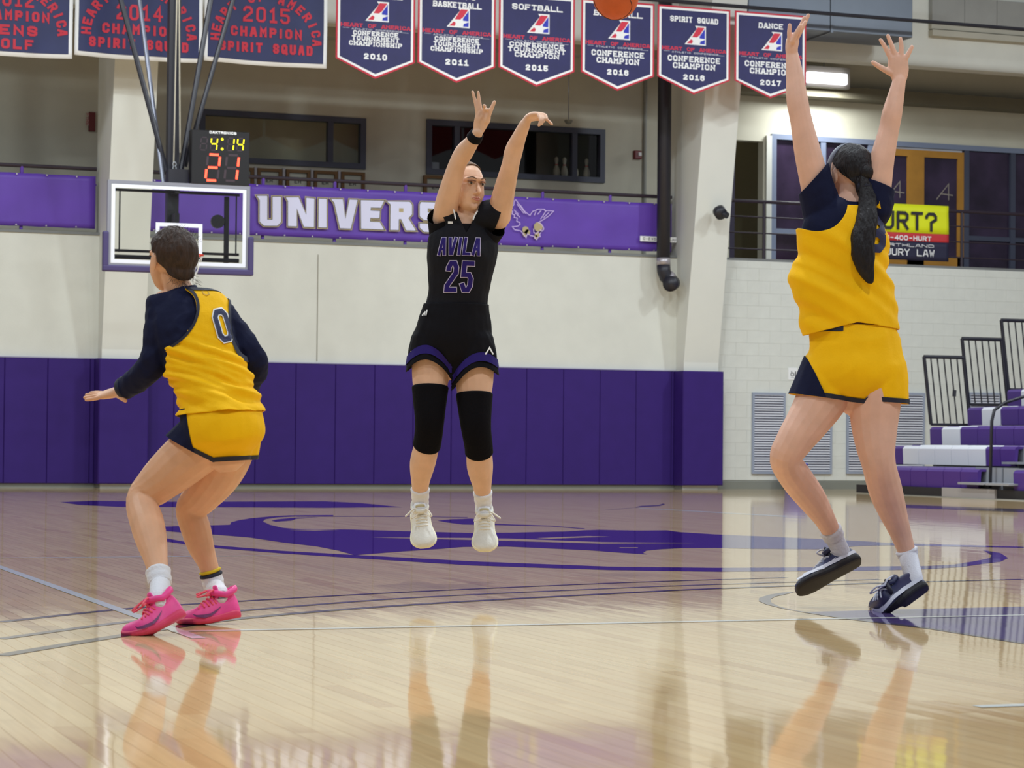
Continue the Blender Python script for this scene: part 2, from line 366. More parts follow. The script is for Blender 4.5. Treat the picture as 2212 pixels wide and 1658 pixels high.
for sl in ([(622,1144.6),(680,1145.8),(734,1144.2),(680,1143.6)], [(800,1160.5),(1000,1161.5),(1100,1163),(1300,1170.5),(1502,1172.6),(1300,1174),(1100,1168),(1000,1165.5)], [(1158,1162),(1270,1157.5),(1318,1159),(1250,1161),(1190,1163.5)], [(1337,1182),(1378,1182),(1378,1183.2),(1340,1183.2)]):
    paint('court_logo', sl, maple, .0011)
paint('court_lane', [(1738,1321.5),(1900,1317),(2113,1312),(2212,1309.5),(2300,1307.5),(2300,1402),(2212,1387.6),(2100,1370),(2005,1355),(1900,1343),(1828,1335)], floor_mat('court_paint_lavender', (96, 80, 140)), .0005)
paint('court_lane', [(1722,1277),(1690,1279.5),(1660,1284.5),(1640,1291),(1639,1298),(1655,1305),(1690,1314),(1733,1322),(1828,1337),(2005,1358),(2212,1391),(2212,1387.6),(2005,1355),(1828,1334),(1770,1326),(1712,1317),(1683,1309.5),(1666,1301),(1664,1294),(1675,1288),(1700,1282.5)], p_grey, .0010)
stripe('court_line', None, .05, p_white, .0014, world=[(1.81, 7.95), (1.81, 14.4)])
stripe('court_line', None, .05, p_white, .0016, world=[(1.78, 8.26), (9, 8.26)])
stripe('court_line', None, .05, p_white, .0016, world=[(-2, 13.64), (3.6, 13.64)])
stripe('court_line', None, .05, p_white, .0016, world=[(3.28, 5.36), (6, 5.36)])
stripe('court_line', [(0,1343),(278,1314),(513,1298.5),(886,1278),(1300,1260),(1547,1251.7),(1700,1247)], .05, p_black)
stripe('court_line', [(0,1379.5),(272,1343),(519,1319),(886,1291),(1300,1271.5),(1547,1262),(1900,1251)], .05, p_grey, .0010)
stripe('court_line', [(0,1415.5),(272,1371),(525,1335),(886,1306),(1300,1283),(1547,1271),(1900,1259),(2212,1251)], .06, p_black, .0012)
paint('court_line', [(1940,1089),(2212,1099),(2212,1106),(1940,1096)], p_grey)
paint('court_line', [(1380,1096.4),(1538,1105),(1700,1114),(1700,1116),(1538,1106.6),(1380,1097.4)], p_white)
paint('court_line', [(1300,1101),(1340,1099),(1384,1095),(1425,1092.5),(1437,1089),(1432,1086.5),(1424,1090),(1384,1092),(1370,1096)], p_grey, .0005)

# ------------------------------------------------------------ far wall, columns, pads
wall = G().box(-4, 29, YW, YW+.3, 0, 3.66).box(-4, 29, YW, YW+.3, 7.0, 9.6).obj('wall_far', cream, kind='structure')
# concrete blocks of the right-hand bay
n = 0
zz = .14; row = 0
XB0 = 16.06
bm_cache = {}
while zz < 3.6 and n < 290:
    xx = XB0-(.2 if row % 2 else 0)
    while xx < 24.2:
        a, b = max(xx, XB0), min(xx+.4, 24.2); h = min(.2, 3.66-zz)
        if b-a > .05 and n < 296:
            key = (round(b-a, 3), round(h, 3))
            if key not in bm_cache:
                gg = G().bbox(.0004, key[0]-.0004, -.022, .01, .0004, key[1]-.0004, .002)
                me = bpy.data.meshes.new('block'); me.from_pydata(gg.V, [], gg.F); me.materials.append(blockm); bm_cache[key] = me
            o = bpy.data.objects.new('block', bm_cache[key]); o.location = (a, YW, zz); o.parent = wall; COL.objects.link(o); n += 1
        xx += .4
    zz += .2; row += 1
g = G()
while zz < 3.65:
    xx = XB0-(.2 if row % 2 else 0)
    while xx < 24.2:
        a, b = max(xx, XB0), min(xx+.4, 24.2)
        if b-a > .05: g.bbox(a+.0004, b-.0004, YW-.022, YW+.01, zz+.0004, min(zz+.2, 3.66)-.0004, .002)
        xx += .4
    zz += .2; row += 1
if g.V: g.obj('blocks', blockm, wall, kind='stuff')
G().box(-4, 16.1, YW-.012, YW, 0, .07).box(16.1, 29, YW-.035, YW, 0, .12).obj('baseboard_far', mat('grey_base', (128, 130, 122), .5), kind='structure')
G().box(11.22-1.7, 11.235-1.7, YW-.004, YW, 1.9, 3.5).obj('trim_1', mat('control_joint', (150, 146, 134), .8), kind='structure')  # vertical control joint, a greyer line on the wall
# top cap of the balcony front and the balcony slab
G().box(-4, 29, YW-.02, YW+5.2, 3.66, 3.70).obj('trim_2', mat('ledge_grey', (120, 122, 122), .7), kind='structure')
def column(n, X0, X1):
    def yf(z): return 33.9-.175*max(z-2, 0)
    zs = [0, 2, 4, 6, 8, 9.5]; V = []
    for z in zs: V += [(X0, yf(z), z), (X1, yf(z), z), (X1, YW+.25, z), (X0, YW+.25, z)]
    Fc = [(4*i+a, 4*i+(a+1) % 4, 4*i+4+(a+1) % 4, 4*i+4+a) for i in range(len(zs)-1) for a in range(4)]+[(0, 3, 2, 1), (20, 21, 22, 23)]
    c = mesh_obj('column', V, Fc, creamc, None, kind='structure')
    # pads wrapped round the foot
    g = G(); y0 = 33.80
    V = [(X0-.05, y0-.0, .06), (X1+.05, y0, .06), (X1+.05, y0, 1.86), (X0-.05, y0, 1.86)]
    G().bbox(X0-.05, X1+.05, 33.80, 33.86, .06, 1.86, .015).obj('column_pad', padm, c)
    G().box(X0-.05, X0-.001, 33.86, YW, .06, 1.86).obj('column_pad', padm, c)
    G().box(X1+.001, X1+.05, 33.86, YW-.0, .06, 1.86).obj('column_pad', padm, c)
    G().box(X0-.02, X1+.02, 33.93, YW, 0, .06).obj('column_foot', MATS['grey_base'], c)
    return c
column(1, 6.24, 6.86)
column(2, 15.42, 16.02)
xs = 4.9-.6135*14
seams = []
while xs < 15.4: seams.append(xs); xs += .6135
for a in seams:
    b = min(a+.6135, 15.37)
    if a < 6.19 < b: b = 6.19
    elif a < 6.92 < b: a = 6.92
    elif 6.19 < (a+b)/2 < 6.9: continue
    if b-a < .012: continue
    G().bbox(a+.002, b-.002, YW-.055, YW-.002, .06, 1.86, .008).obj('wall_pad', padm, wall)
G().box(-4, 15.4, YW-.058, YW, 1.86, 1.875).obj('trim_3', mat('pad_rail', (150, 146, 176), .5), kind='structure')
# louvred vents in the block bay
lw = mat('louver_white', (214, 216, 226), .5); lf = mat('louver_frame', (150, 158, 176), .5)
lab = ['grey framed louvred vent panel nearest the padded column', 'grey framed louvred vent panel second along from the padded column', 'grey framed louvred vent panel third along from the padded column', 'grey framed louvred vent panel fourth along, just before the black guard rails', 'grey framed louvred vent panel behind the black guard rails of the bleachers']
for i, x0 in enumerate((1624, 1725, 1828, 1925, 2090)):
    X0, X1, Z0, Z1 = rc(x0, 848, x0+71, 1023, YW-.03)
    if i == 4: X0 = rc(2089, 850, 2153, 1023, YW)[0]
    v = empty('louver_vent', (X0, YW-.03, Z0), label=lab[i], cat='vent', group='louvred vents in the block wall')
    g = G(); f = .035
    g.box(X0, X1, YW-.06, YW-.02, Z0, Z0+f).box(X0, X1, YW-.06, YW-.02, Z1-f, Z1).box(X0, X0+f, YW-.06, YW-.02, Z0+f, Z1-f).box(X1-f, X1, YW-.06, YW-.02, Z0+f, Z1-f)
    g.obj('frame', lf, v)
    G().box(X0+f, X1-f, YW-.024, YW-.0225, Z0+f, Z1-f).obj('backing', mat('louver_dark', (48, 38, 84), .8), v)
    g = G(); k = 31; zz = np.linspace(Z0+f+.006, Z1-f-.012, k)
    for z in zz:
        g.add([(X0+f, YW-.055, z), (X1-f, YW-.055, z), (X1-f, YW-.055, z+.019), (X0+f, YW-.055, z+.019), (X0+f, YW-.027, z+.026), (X1-f, YW-.027, z+.026)], [(0, 1, 2, 3), (3, 2, 5, 4)])
    g.obj('slats', lw, v, kind='stuff')
X0, X1, Z0, Z1 = rc(1703, 794, 1723, 820, YW-.03)
s = empty('accessible_seating_sign', ((X0+X1)/2, YW-.03, Z0), label='small white wheelchair symbol sign on the block wall above the vents', cat='sign')
G().box(X0, X1, YW-.032, YW-.023, Z0, Z1).obj('plate', white, s)
g = G(); cx, cz, q = (X0+X1)/2, (Z0+Z1)/2, (Z1-Z0)/10
def onplate(pts, t, y):
    V2, Fc = thick([(cx+a*q, cz+b*q) for a, b in pts], t); g.add([(v[0], y, v[1]) for v in V2], Fc)
onplate([(-1.4,2.2),(-1.4,.6),(.4,.6),(1.0,-1.2)], q*.6, YW-.0335); onplate([(-.9,.9),(-2,.2),(-2.1,-1),(-1.2,-1.9),(.1,-1.7),(.6,-.9)], q*.5, YW-.0335)
onplate([(2.3,1.6),(2.3,-1.5)], q*1.0, YW-.0335); onplate([(-1.9,-3.2),(2,-3.2)], q*.25, YW-.0335)
g.obj('symbol', blackp, s)
# blue bin at the foot of the wall
Pb = onZ(1716, 1064)
V = []; Fc = []
BX = onY(1718, 1000, 33.9)[0]
for r_, z in ((.16, 0), (.19, .38), (.20, .385), (.20, .42), (.185, .42), (.15, .03)):
    V += [(BX+r_*math.cos(2*math.pi*i/16), 33.9+r_*math.sin(2*math.pi*i/16), z) for i in range(16)]
Fc = [(16*k+i, 16*k+(i+1) % 16, 16*k+16+(i+1) % 16, 16*k+16+i) for k in range(5) for i in range(16)]+[tuple(range(15, -1, -1)), tuple(range(80, 96))]
mesh_obj('blue_bin', V, Fc, mat('blue_plastic', (36, 36, 210), .35), None, True, label='bright blue plastic bin standing on the floor by the vents', cat='bin')

# ------------------------------------------------------------ balcony: back wall, ceiling, windows
YB = 36.9
WB = 25.5
def wall_with_holes(name, x0, x1, z0, z1, holes, y0, y1, m):
    xsv = sorted({x0, x1, *[h[0] for h in holes], *[h[1] for h in holes]})
    g = G()
    for a, b in zip(xsv[:-1], xsv[1:]):
        zc = [(h[2], h[3]) for h in holes if h[0] <= a+1e-6 and h[1] >= b-1e-6]; zc.sort(); z = z0
        for c, d in zc:
            if c > z+1e-6: g.box(a, b, y0, y1, z, c)
            z = d
        if z < z1: g.box(a, b, y0, y1, z, z1)
    return g.obj(name, m, kind='structure')
w1 = rc(430, 246, 789, 357, YB); w2 = rc(920, 269, 1305, 386, YB); dr = rc(1576, 303, 1648, 552, YB); w3 = rc(1664, 308, 2290, 575, YB)
dr = (dr[0], dr[1], 3.70, dr[3]); w3 = (w3[0], 29.0, 3.70, w3[3])
wb = wall_with_holes('wall_balcony', -6, 29, 3.6, 8.6, [w1, w2, dr, w3], YB, YB+.2, mat('balcony_wall', (208, 204, 186), .8, var=.04, vscale=2))
G().box(-6, 29, YW-.1, YB+.2, 8.55, 8.7).obj('ceiling', mat('ceiling_dark', (120, 116, 100), .9, var=.08, vscale=2), kind='structure')
G().box(-6, 16.1, 35.6, 35.95, 7.05, 8.55).obj('trim_4', beam, kind='structure')
# window 1
def frame(g, r, y, t, d=.08):
    g.box(r[0], r[1], y, y+d, r[2], r[2]+t).box(r[0], r[1], y, y+d, r[3]-t, r[3]).box(r[0], r[0]+t, y, y+d, r[2]+t, r[3]-t).box(r[1]-t, r[1], y, y+d, r[2]+t, r[3]-t)
wf = mat('window_frame_blue', (70, 74, 92), .5)
def window(nm, r, mull, glassm, t=.09):
    w = empty(nm, ((r[0]+r[1])/2, YB, r[2]), kind='structure')
    g = G(); frame(g, r, YB-.05, t, .14); g.obj('window_frame', wf, w)
    xs_ = [r[0]+t]+[m_ for m_ in mull]+[r[1]-t]
    for m_ in mull: G().box(m_-t/2, m_+t/2, YB-.04, YB+.08, r[2]+t, r[3]-t).obj('mullion', wf, w)
    for a, b in zip(xs_[:-1], xs_[1:]): G().box(a, b, YB+.03, YB+.04, r[2]+t, r[3]-t).obj('pane', glassm, w)
    return w
window('window_1', w1, [onY(713, 310, YB)[0]], clear_glass)
window('window_2', w2, [onY(986, 330, YB)[0], onY(1240, 340, YB)[0]], clear_glass)
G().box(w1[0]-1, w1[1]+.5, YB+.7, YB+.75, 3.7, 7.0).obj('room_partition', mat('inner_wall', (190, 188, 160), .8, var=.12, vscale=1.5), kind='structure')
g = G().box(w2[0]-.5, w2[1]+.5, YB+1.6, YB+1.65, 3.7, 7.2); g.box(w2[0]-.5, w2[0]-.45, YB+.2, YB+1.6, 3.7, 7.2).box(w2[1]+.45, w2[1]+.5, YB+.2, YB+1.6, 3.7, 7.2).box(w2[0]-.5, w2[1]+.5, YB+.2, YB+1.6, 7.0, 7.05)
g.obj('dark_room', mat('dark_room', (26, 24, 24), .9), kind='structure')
G().box(w2[0], w2[1], YB+.2, YB+.8, w2[2]-.05, w2[2]+.06).obj('window_sill', wf, kind='structure')
# bowling pins behind window 2
pinm = mat('pin_white', (196, 190, 176), .4)
pinp = [(.0, .030), (.05, .045), (.115, .060), (.17, .052), (.235, .028), (.27, .024), (.31, .033), (.345, .034), (.37, .022), (.38, .005)]
plab = ['white bowling pin on the window sill, first of four from the seated side', 'white bowling pin second in the row, left of the mullion', 'white bowling pin standing behind the window mullion', 'white bowling pin at the end of the row beside the window frame']
plab = ['dull bowling pin at the inner end of the row on the window sill', 'bowling pin on the sill between the dull one and the window mullion', 'bowling pin standing right by the window mullion', 'bowling pin standing alone past the mullion, nearest the window corner']
for i, px_ in enumerate((1202, 1219, 1242, 1267)):
    X = onY(px_, 380, YB+.32)[0]; zb = w2[2]+.06
    V = []; nn = 12; sc = 1.02
    for z, r_ in pinp: V += [(X+r_*sc*math.cos(2*math.pi*k/nn), YB+.32+r_*sc*math.sin(2*math.pi*k/nn), zb+z*sc) for k in range(nn)]
    Fc = [(nn*k+j, nn*k+(j+1) % nn, nn*k+nn+(j+1) % nn, nn*k+nn+j) for k in range(len(pinp)-1) for j in range(nn)]+[tuple(range(nn-1, -1, -1)), tuple(range(nn*(len(pinp)-1), nn*len(pinp)))]
    o = mesh_obj('bowling_pin', V, Fc, pinm, None, True, label=plab[i], cat='bowling pin', group='bowling pins on the window sill')
    g = G()
    g.add([(X+.0285*sc*math.cos(2*math.pi*k/nn), YB+.32+.0285*sc*math.sin(2*math.pi*k/nn), zb+(.24+dz)*sc) for dz in (0, .014) for k in range(nn)], [(k, (k+1) % nn, nn+(k+1) % nn, nn+k) for k in range(nn)])
    g.obj('stripe', redp, o)
X0, X1, Z0, Z1 = rc(931, 351, 947, 371, YB+.3)
G().box(X0, X1, YB+.26, YB+.3, w2[2]+.06, Z1).box(X0+.01, X1-.01, YB+.25, YB+.26, w2[2]+.08, Z1-.02).obj('paper_card', mat('card_grey', (150, 156, 172), .7), label='small grey card propped on the sill inside the dark window', cat='card')
# framed boards below window 1
boxm = mat('board_face', (200, 200, 184), .7); fr_b = mat('board_frame', (120, 84, 40), .6)
bl = ['brown framed white board half hidden by the shot clock', 'brown framed white board second from the shot clock', 'brown framed white board in the middle below the window', 'brown framed white board last but one below the window', 'brown framed white board under the window corner by the bare wall', 'brown framed white board under the dark window beside the shooter']
for i, (a, b) in enumerate(((500, 549), (557, 610), (619, 671), (679, 730), (738, 789), (917, 968))):
    yt = 350+(a-430)*.043; X0, X1, Z0, Z1 = rc(a, yt+8, b, yt+60, YB-.1)
    Z0 = 4.2
    e = empty('framed_board', ((X0+X1)/2, YB-.08, Z0), label=bl[i], cat='board', group='framed boards on the balcony wall')
    g = G(); frame(g, (X0, X1, Z0, Z1), YB-.09, .05, .08); g.obj('frame', fr_b, e)
    G().box(X0+.05, X1-.05, YB-.04, YB-.02, Z0+.05, Z1-.05).obj('panel', boxm, e)
    g = G(); flat_text(g, 'EH', (X0+X1)/2, Z1-.22, YB-.0415, .055, .05, .012, .012); g.obj('lettering', blackp, e)
    if i in (0, 1, 2, 3): G().box(X1+.012, X1+.055, YB-.07, YB, Z0, Z1+.02).obj('spacer', mat('spacer_pale', (190, 186, 190), .7), e)
# doorway
G().box(dr[0]-.6, dr[1]+2.6, YB+2.4, YB+2.5, 3.7, 7.2).box(dr[0]-.6, dr[1]+2.6, YB+.2, YB+2.4, 7.1, 7.2).obj('wall_corridor', mat('corridor_wall', (200, 190, 150), .8), kind='structure')
G().box(dr[0]-.02, dr[0]+.22, YB+.25, YB+.3, 3.7, dr[3]-.3).obj('door_1', mat('door_dark', (44, 36, 60), .5), kind='structure')
G().box(dr[1]+.04, dr[1]+.14, YB-.06, YB, 3.7, dr[3]+.1).obj('trim_5', creamc, kind='structure')
# glazed screen with double doors on the right
wr = empty('window_3', (w3[0], YB, 3.7), kind='structure')
X = lambda p, y=430: onY(p, y, YB)[0]
Zt = w3[3]; t = .09
g = G(); fb = mat('window_frame_pale', (126, 136, 160), .5)
g.box(w3[0], 29, YB-.05, YB+.06, Zt-.09, Zt).box(w3[0], w3[0]+.09, YB-.05, YB+.06, 3.7, Zt-.09)
g.obj('window_frame', fb, wr)
for px_ in (1776, 1878, 2086, 2186):
    a = X(px_); G().box(a-.05, a+.05, YB-.04, YB+.05, 3.7, Zt-.09).obj('mullion', fb if px_ < 1900 else wf, wr)
zt = onY(1690, 499, YB)[2]
G().box(w3[0]+.09, X(1878), YB-.03, YB+.04, zt-.04, zt+.04).obj('transom', fb, wr)
zt2 = onY(2140, 516, YB)[2]
G().box(X(2090), 29, YB-.03, YB+.04, zt2-.04, zt2+.04).obj('transom', wf, wr)
for a, b in ((w3[0]+.09, X(1776)), (X(1776), X(1878)), (X(2086), X(2186)), (X(2186), 28.9)):
    G().box(a+.02, b-.02, YB+.02, YB+.03, 3.72, Zt-.09).obj('pane', purple_reflection, wr)
om = mat('door_orange_wood', (176, 124, 44), .5, var=.1, vscale=4)
d2 = empty('door_2', (X(1890), YB, 3.7), kind='structure')
da, db = X(1882), X(2082)
dz = onY(1990, 327, YB)[2]
g = G(); g.box(da, db, YB-.02, YB+.05, dz-.10, dz+.02).box(da, da+.1, YB-.02, YB+.05, 3.7, dz-.1).box(db-.14, db, YB-.02, YB+.05, 3.7, dz-.1); mid = X(1977)
g.box(mid-.17, mid+.17, YB-.02, YB+.05, 3.7, dz-.1); g.box(da, db, YB-.02, YB+.05, 3.7, 4.1); g.obj('door_frame', om, d2)
for a, b in ((da+.1, mid-.17), (mid+.17, db-.14)):
    G().box(a, b, YB+.01, YB+.02, 4.1, dz-.1).obj('pane', purple_reflection, d2)
    g = G(); c = (a+b)/2+.05; zc = onY(2030, 418, YB)[2]
    V2, Fc = thick([(c-.12, zc-.1), (c+.12, zc+.18), (c+.12, zc-.1)], .02); g.add([(v[0], YB+.005, v[1]) for v in V2], Fc)
    V2, Fc = thick([(c-.04, zc-.0), (c+.2, zc-.02)], .02); g.add([(v[0], YB+.004, v[1]) for v in V2], Fc)
    g.obj('door_mark', mat('mark_grey', (150, 140, 130), .6), d2)
# upper right: beams, duct, lamp recess
zs_ = onY(1850, 222, YB)[2]
G().box(16.4, 29, YB-.4, YB, zs_, zs_+.2).obj('ceiling_soffit', mat('soffit', (120, 114, 96), .85, var=.06, vscale=2), kind='structure')
g = G(); g.box(17.5, 29, YW+.31, YW+.6, 7.05, 7.5); g.obj('beam', beam, kind='structure')
bk = empty('upper_block_wall', (20, YW-.1, 7.7), kind='structure')
for i in range(12):
    a = 19.96+i*.62
    G().bbox(a+.003, a+.617, YW-.12, YW-.0, 7.74, 8.18, .006).obj('block', mat('upper_block', (150, 150, 146), .8, var=.05, vscale=3), bk)
for j in range(2):
    G().box(19.96, 28, YW-.14+j*.04, YW, 7.50+j*.12, 7.60+j*.12).obj('trim_strip', beam, bk)
Xa, Xb, Za, Zb = rc(1604, -30, 1958, 72, 33.2)
du = empty('air_duct', ((Xa+Xb)/2, 33.4, Za), label='grey sheet metal air duct running under the roof behind the pennants', cat='duct')
dm = mat('duct_metal', (112, 120, 132), .5, metal=.3, var=.05, vscale=2)
for a, b in ((Xa, (Xa+Xb)/2-.02), ((Xa+Xb)/2+.02, Xb)):
    G().bbox(a, b, 33.0, 33.9, Za, Zb, .01).obj('duct_section', dm, du)
G().box((Xa+Xb)/2-.02, (Xa+Xb)/2+.02, 32.98, 33.92, Za-.02, Zb+.02).obj('seam_collar', dm, du)
# shallow recess with light fixture
X0, X1, Z0, Z1 = rc(1745, 158, 1828, 180, 36.2)
lf_ = empty('balcony_light', ((X0+X1)/2, 36.2, Z0), label='lit white tube light fitting under the balcony ceiling', cat='light')
em = mat('tube_glow', (255, 255, 255), .5, emit=(240, 240, 255), estr=6.0)
bo.location = ((X0+X1)/2, 36.2, Z0-.08)
G().bbox(X0, X1, 36.15, 36.25, Z0, Z1, .02).obj('diffuser', em, lf_)
G().box(X0-.06, X1+.1, 36.25, 36.4, Z0-.06, Z1+.12).obj('housing', mat('fixture_grey', (128, 124, 112), .6), lf_)
G().bar(((X0+X1)/2, 36.32, Z1+.1), ((X0+X1)/2, 36.32, 8.56), .012).obj('stem', greym, lf_)
# exit-less red sign, alarm, conduit, domed lamp
X0, X1, Z0, Z1 = rc(191, 243, 205, 284, YB)
e = G().box(X0, X1, YB-.05, YB, Z0, Z1).obj('red_sign', mat('sign_red', (110, 34, 40), .5), label='narrow upright dark red sign high on the balcony wall', cat='sign')
g = G(); flat_text(g, 'FIRE', (X0+X1)/2, Z0+.05, YB-.053, .05, .045, .01, .01, ex=(0, 0, -1), ey=(1, 0, 0)); 
V = np.array(g.V); V[:, 2] += (Z1-Z0)/2-.02; V[:, 0] -= .1; mesh_obj('lettering', V, g.F, mat('sign_pink', (190, 120, 120), .6), e)
X0, X1, Z0, Z1 = rc(1368, 326, 1383, 344, YB)
e = empty('fire_alarm', (X0, YB-.05, Z0), label='small red fire alarm with strobe beside the conduit', cat='alarm')
G().bbox(X0, X1, YB-.07, YB, Z0, Z1, .01).obj('housing', mat('alarm_red', (120, 28, 28), .4), e)
G().bbox(X0+.06, X1-.01, YB-.09, YB-.07, Z0+.05, Z0+.11, .008).obj('strobe', white, e)
X0 = onY(1392, 250, YB)[0]
g = G().bar((X0, YB-.03, 3.75), (X0, YB-.03, 7.0), .035); g.obj('conduit', mat('conduit_grey', (150, 150, 142), .5), label='slim grey vertical conduit on the balcony wall beside the black duct', cat='conduit')
P = onY(1228, 262, YB-1)
e = empty('ceiling_camera', tuple(P), label='small clear dome hanging in front of the dark window', cat='camera')
g = G(); g.bar((P[0], P[1], P[2]+.02), (P[0], P[1], 8.55), .01).obj('stem', greym, e)
V = []; 
for k in range(5): a = k*math.pi/8; V += [(P[0]+.07*math.cos(a)*math.cos(2*math.pi*i/12), P[1]+.07*math.cos(a)*math.sin(2*math.pi*i/12), P[2]+.02-.07*math.sin(a)) for i in range(12)]
mesh_obj('dome', V, [(12*k+i, 12*k+(i+1) % 12, 12*k+12+(i+1) % 12, 12*k+12+i) for k in range(4) for i in range(12)], mat('dome_grey', (130, 130, 120), .2), e, True)

# ------------------------------------------------------------ balcony railings
def railing(name, x0, x1, posts, lbl, pm_, mid=False, group=None):
    r = empty(name, ((x0+x1)/2, YW+.08, 3.7), label=lbl, cat='railing')
    G().bar((x0, YW+.08, 4.63), (x1, YW+.08, 4.63), .028).obj('top_rail', railm, r)
    for p in posts: G().bar((p, YW+.08, 3.7), (p, YW+.08, 4.62), .026).obj('post', pm_, r)
    if mid:
        for z in (4.38, 4.12, 3.86): G().bar((x0, YW+.08, z), (x1, YW+.08, z), .012).obj('cross_rail', pm_, r)
    else: G().bar((x0, YW+.08, 4.4), (x1, YW+.08, 4.4), .012).obj('cross_rail', pm_, r)
    return r
railing('balcony_railing', -2, 6.2, [.7, 1.8, 2.9, 4.0, 5.12], 'black topped balcony railing on the side of the basket away from the shooter', postm)
railing('balcony_railing', 6.9, 15.36, [7.58, 8.69, 9.8, 10.92, 12.04, 13.16, 14.3, 15.3], 'black topped balcony railing between the two cream columns, behind the lettered banner', postm)
railing('balcony_railing', 16.1, 26, [onY(1655, 500, YW)[0], onY(2083, 500, YW)[0], 23.5], 'dark balcony railing in front of the glazed screen, holding the yellow banner', railm, True)
# long purple banners
def cloth_panel(x0, x1, z0, z1, y, nx=60, nz=10, amp=.012, sag=.006):
    V = []
    for j in range(nz+1):
        for i in range(nx+1):
            xx = x0+(x1-x0)*i/nx; zz_ = z0+(z1-z0)*j/nz
            e = sag*abs(math.sin(math.pi*(xx-x0)/.43)) if j in (0, nz) else 0
            V.append((xx, y-amp*noise.noise(Vector((xx*1.3, zz_*2.2, y))), zz_+(e if j == 0 else -e)))
    Fc = [(j*(nx+1)+i, j*(nx+1)+i+1, (j+1)*(nx+1)+i+1, (j+1)*(nx+1)+i) for j in range(nz) for i in range(nx)]
    return V, Fc
def long_banner(x0, x1, lbl, z0=3.75, z1=4.52):
    e = empty('purple_banner', ((x0+x1)/2, YW, z0), label=lbl, cat='banner')
    V, Fc = cloth_panel(x0, x1, z0, z1, YW+.03, int((x1-x0)/.1))
    c = mesh_obj('cloth', V, Fc, bannerp, e, True)
    md = c.modifiers.new('thick', 'SOLIDIFY'); md.thickness = .004
    k = x0+.12
    while k < x1:
        for z in (z0+.02, z1-.02): G().bar((k, YW+.015, z), (k, YW+.006, z), .012).obj('grommet', mat('grommet', (190, 180, 190), .3, metal=.6), e)
        k += .43
    return e
long_banner(3.2, 6.18, 'plain purple vinyl banner on the railing at the far side of the basket')
long_banner(6.92, 8.42, 'plain purple vinyl banner seen through the glass backboard')
ub = long_banner(8.46, 15.34, 'purple railing banner with white UNIVERSITY lettering and an eagle outline')
YP = YW-.002
def B(px, py): p = onY(px, py, YP); return (p[0], p[2])
def cr(x, y): return (540+x/4.876, 220+y/4.876)
LET = {
'U': [(70,990),(180,990),(180,1240),(235,1240),(235,1000),(325,1000),(325,1265),(285,1305),(145,1305),(100,1262),(100,1035)],
'N': [(375,1005),(510,1005),(590,1190),(590,1010),(675,1018),(672,1320),(565,1315),(490,1120),(490,1312),(398,1308),(398,1045)],
'I': [(722,1018),(805,1022),(805,1325),(718,1322)],
'V': [(850,1022),(975,1026),(1002,1235),(1045,1028),(1130,1032),(1060,1335),(945,1330),(885,1062)],
'E': [(1165,1035),(1410,1042),(1375,1115),(1270,1112),(1268,1145),(1365,1150),(1360,1225),(1265,1222),(1262,1262),(1365,1266),(1410,1345),(1168,1335)],
'R': [(1440,1048),(1680,1052),(1705,1085),(1705,1185),(1665,1225),(1745,1355),(1640,1352),(1590,1235),(1565,1235),(1562,1350),(1475,1348),(1478,1080)],
'S': [(1800,1055),(1990,1062),(2030,1100),(2030,1150),(1930,1145),(1930,1125),(1870,1122),(1870,1165),(1990,1172),(2035,1210),(2030,1340),(1990,1375),(1830,1368),(1785,1325),(1785,1280),(1875,1285),(1880,1305),(1935,1308),(1940,1250),(1830,1245),(1785,1205),(1785,1080)],
}
lets = []
for k in 'UNIVERS': lets.append([B(*cr(*p)) for p in LET[k]])
def shift(poly, dx, dz=0): return [(p[0]+dx, p[1]+dz) for p in poly]
wI = lets[2]; lets.append(shift(wI, 11.64-np.mean([p[0] for p in wI])))
zt_, zb_ = max(p[1] for p in lets[0]), min(p[1] for p in lets[0])
lets.append(shift([(12.18, zt_), (12.50, zt_), (12.50, zt_-.1), (12.39, zt_-.1), (12.39, zb_), (12.29, zb_), (12.29, zt_-.1), (12.18, zt_-.1)], -.42))
lets.append(shift([(12.52, zt_), (12.63, zt_), (12.68, zt_-.16), (12.73, zt_), (12.84, zt_), (12.73, zb_+.2), (12.73, zb_), (12.63, zb_), (12.63, zb_+.2)], -.40))
for nm, off, m_, y in (('outline', .022, gold, YP-.001), ('outline', .010, blackp, YP-.002), ('lettering', .0, lilac, YP-.003)):
    g = G()
    for q in lets:
        V2, Fc = poly2d(offset_poly(q, off) if off else q); g.add([(v[0], y-.012, v[1]) for v in V2], Fc)
    for ctr in ((1590, 1140),):
        c = B(*cr(*ctr)); s_ = {.022: 0, .010: .045, .0: 0}[off]
        if off == .0:
            g2 = G(); g2.box(c[0]-.035, c[0]+.035, y-.0135, y-.013, c[1]-.03, c[1]+.03); g2.obj('letter_counter', gold, ub)
    g.obj(nm, m_, ub)
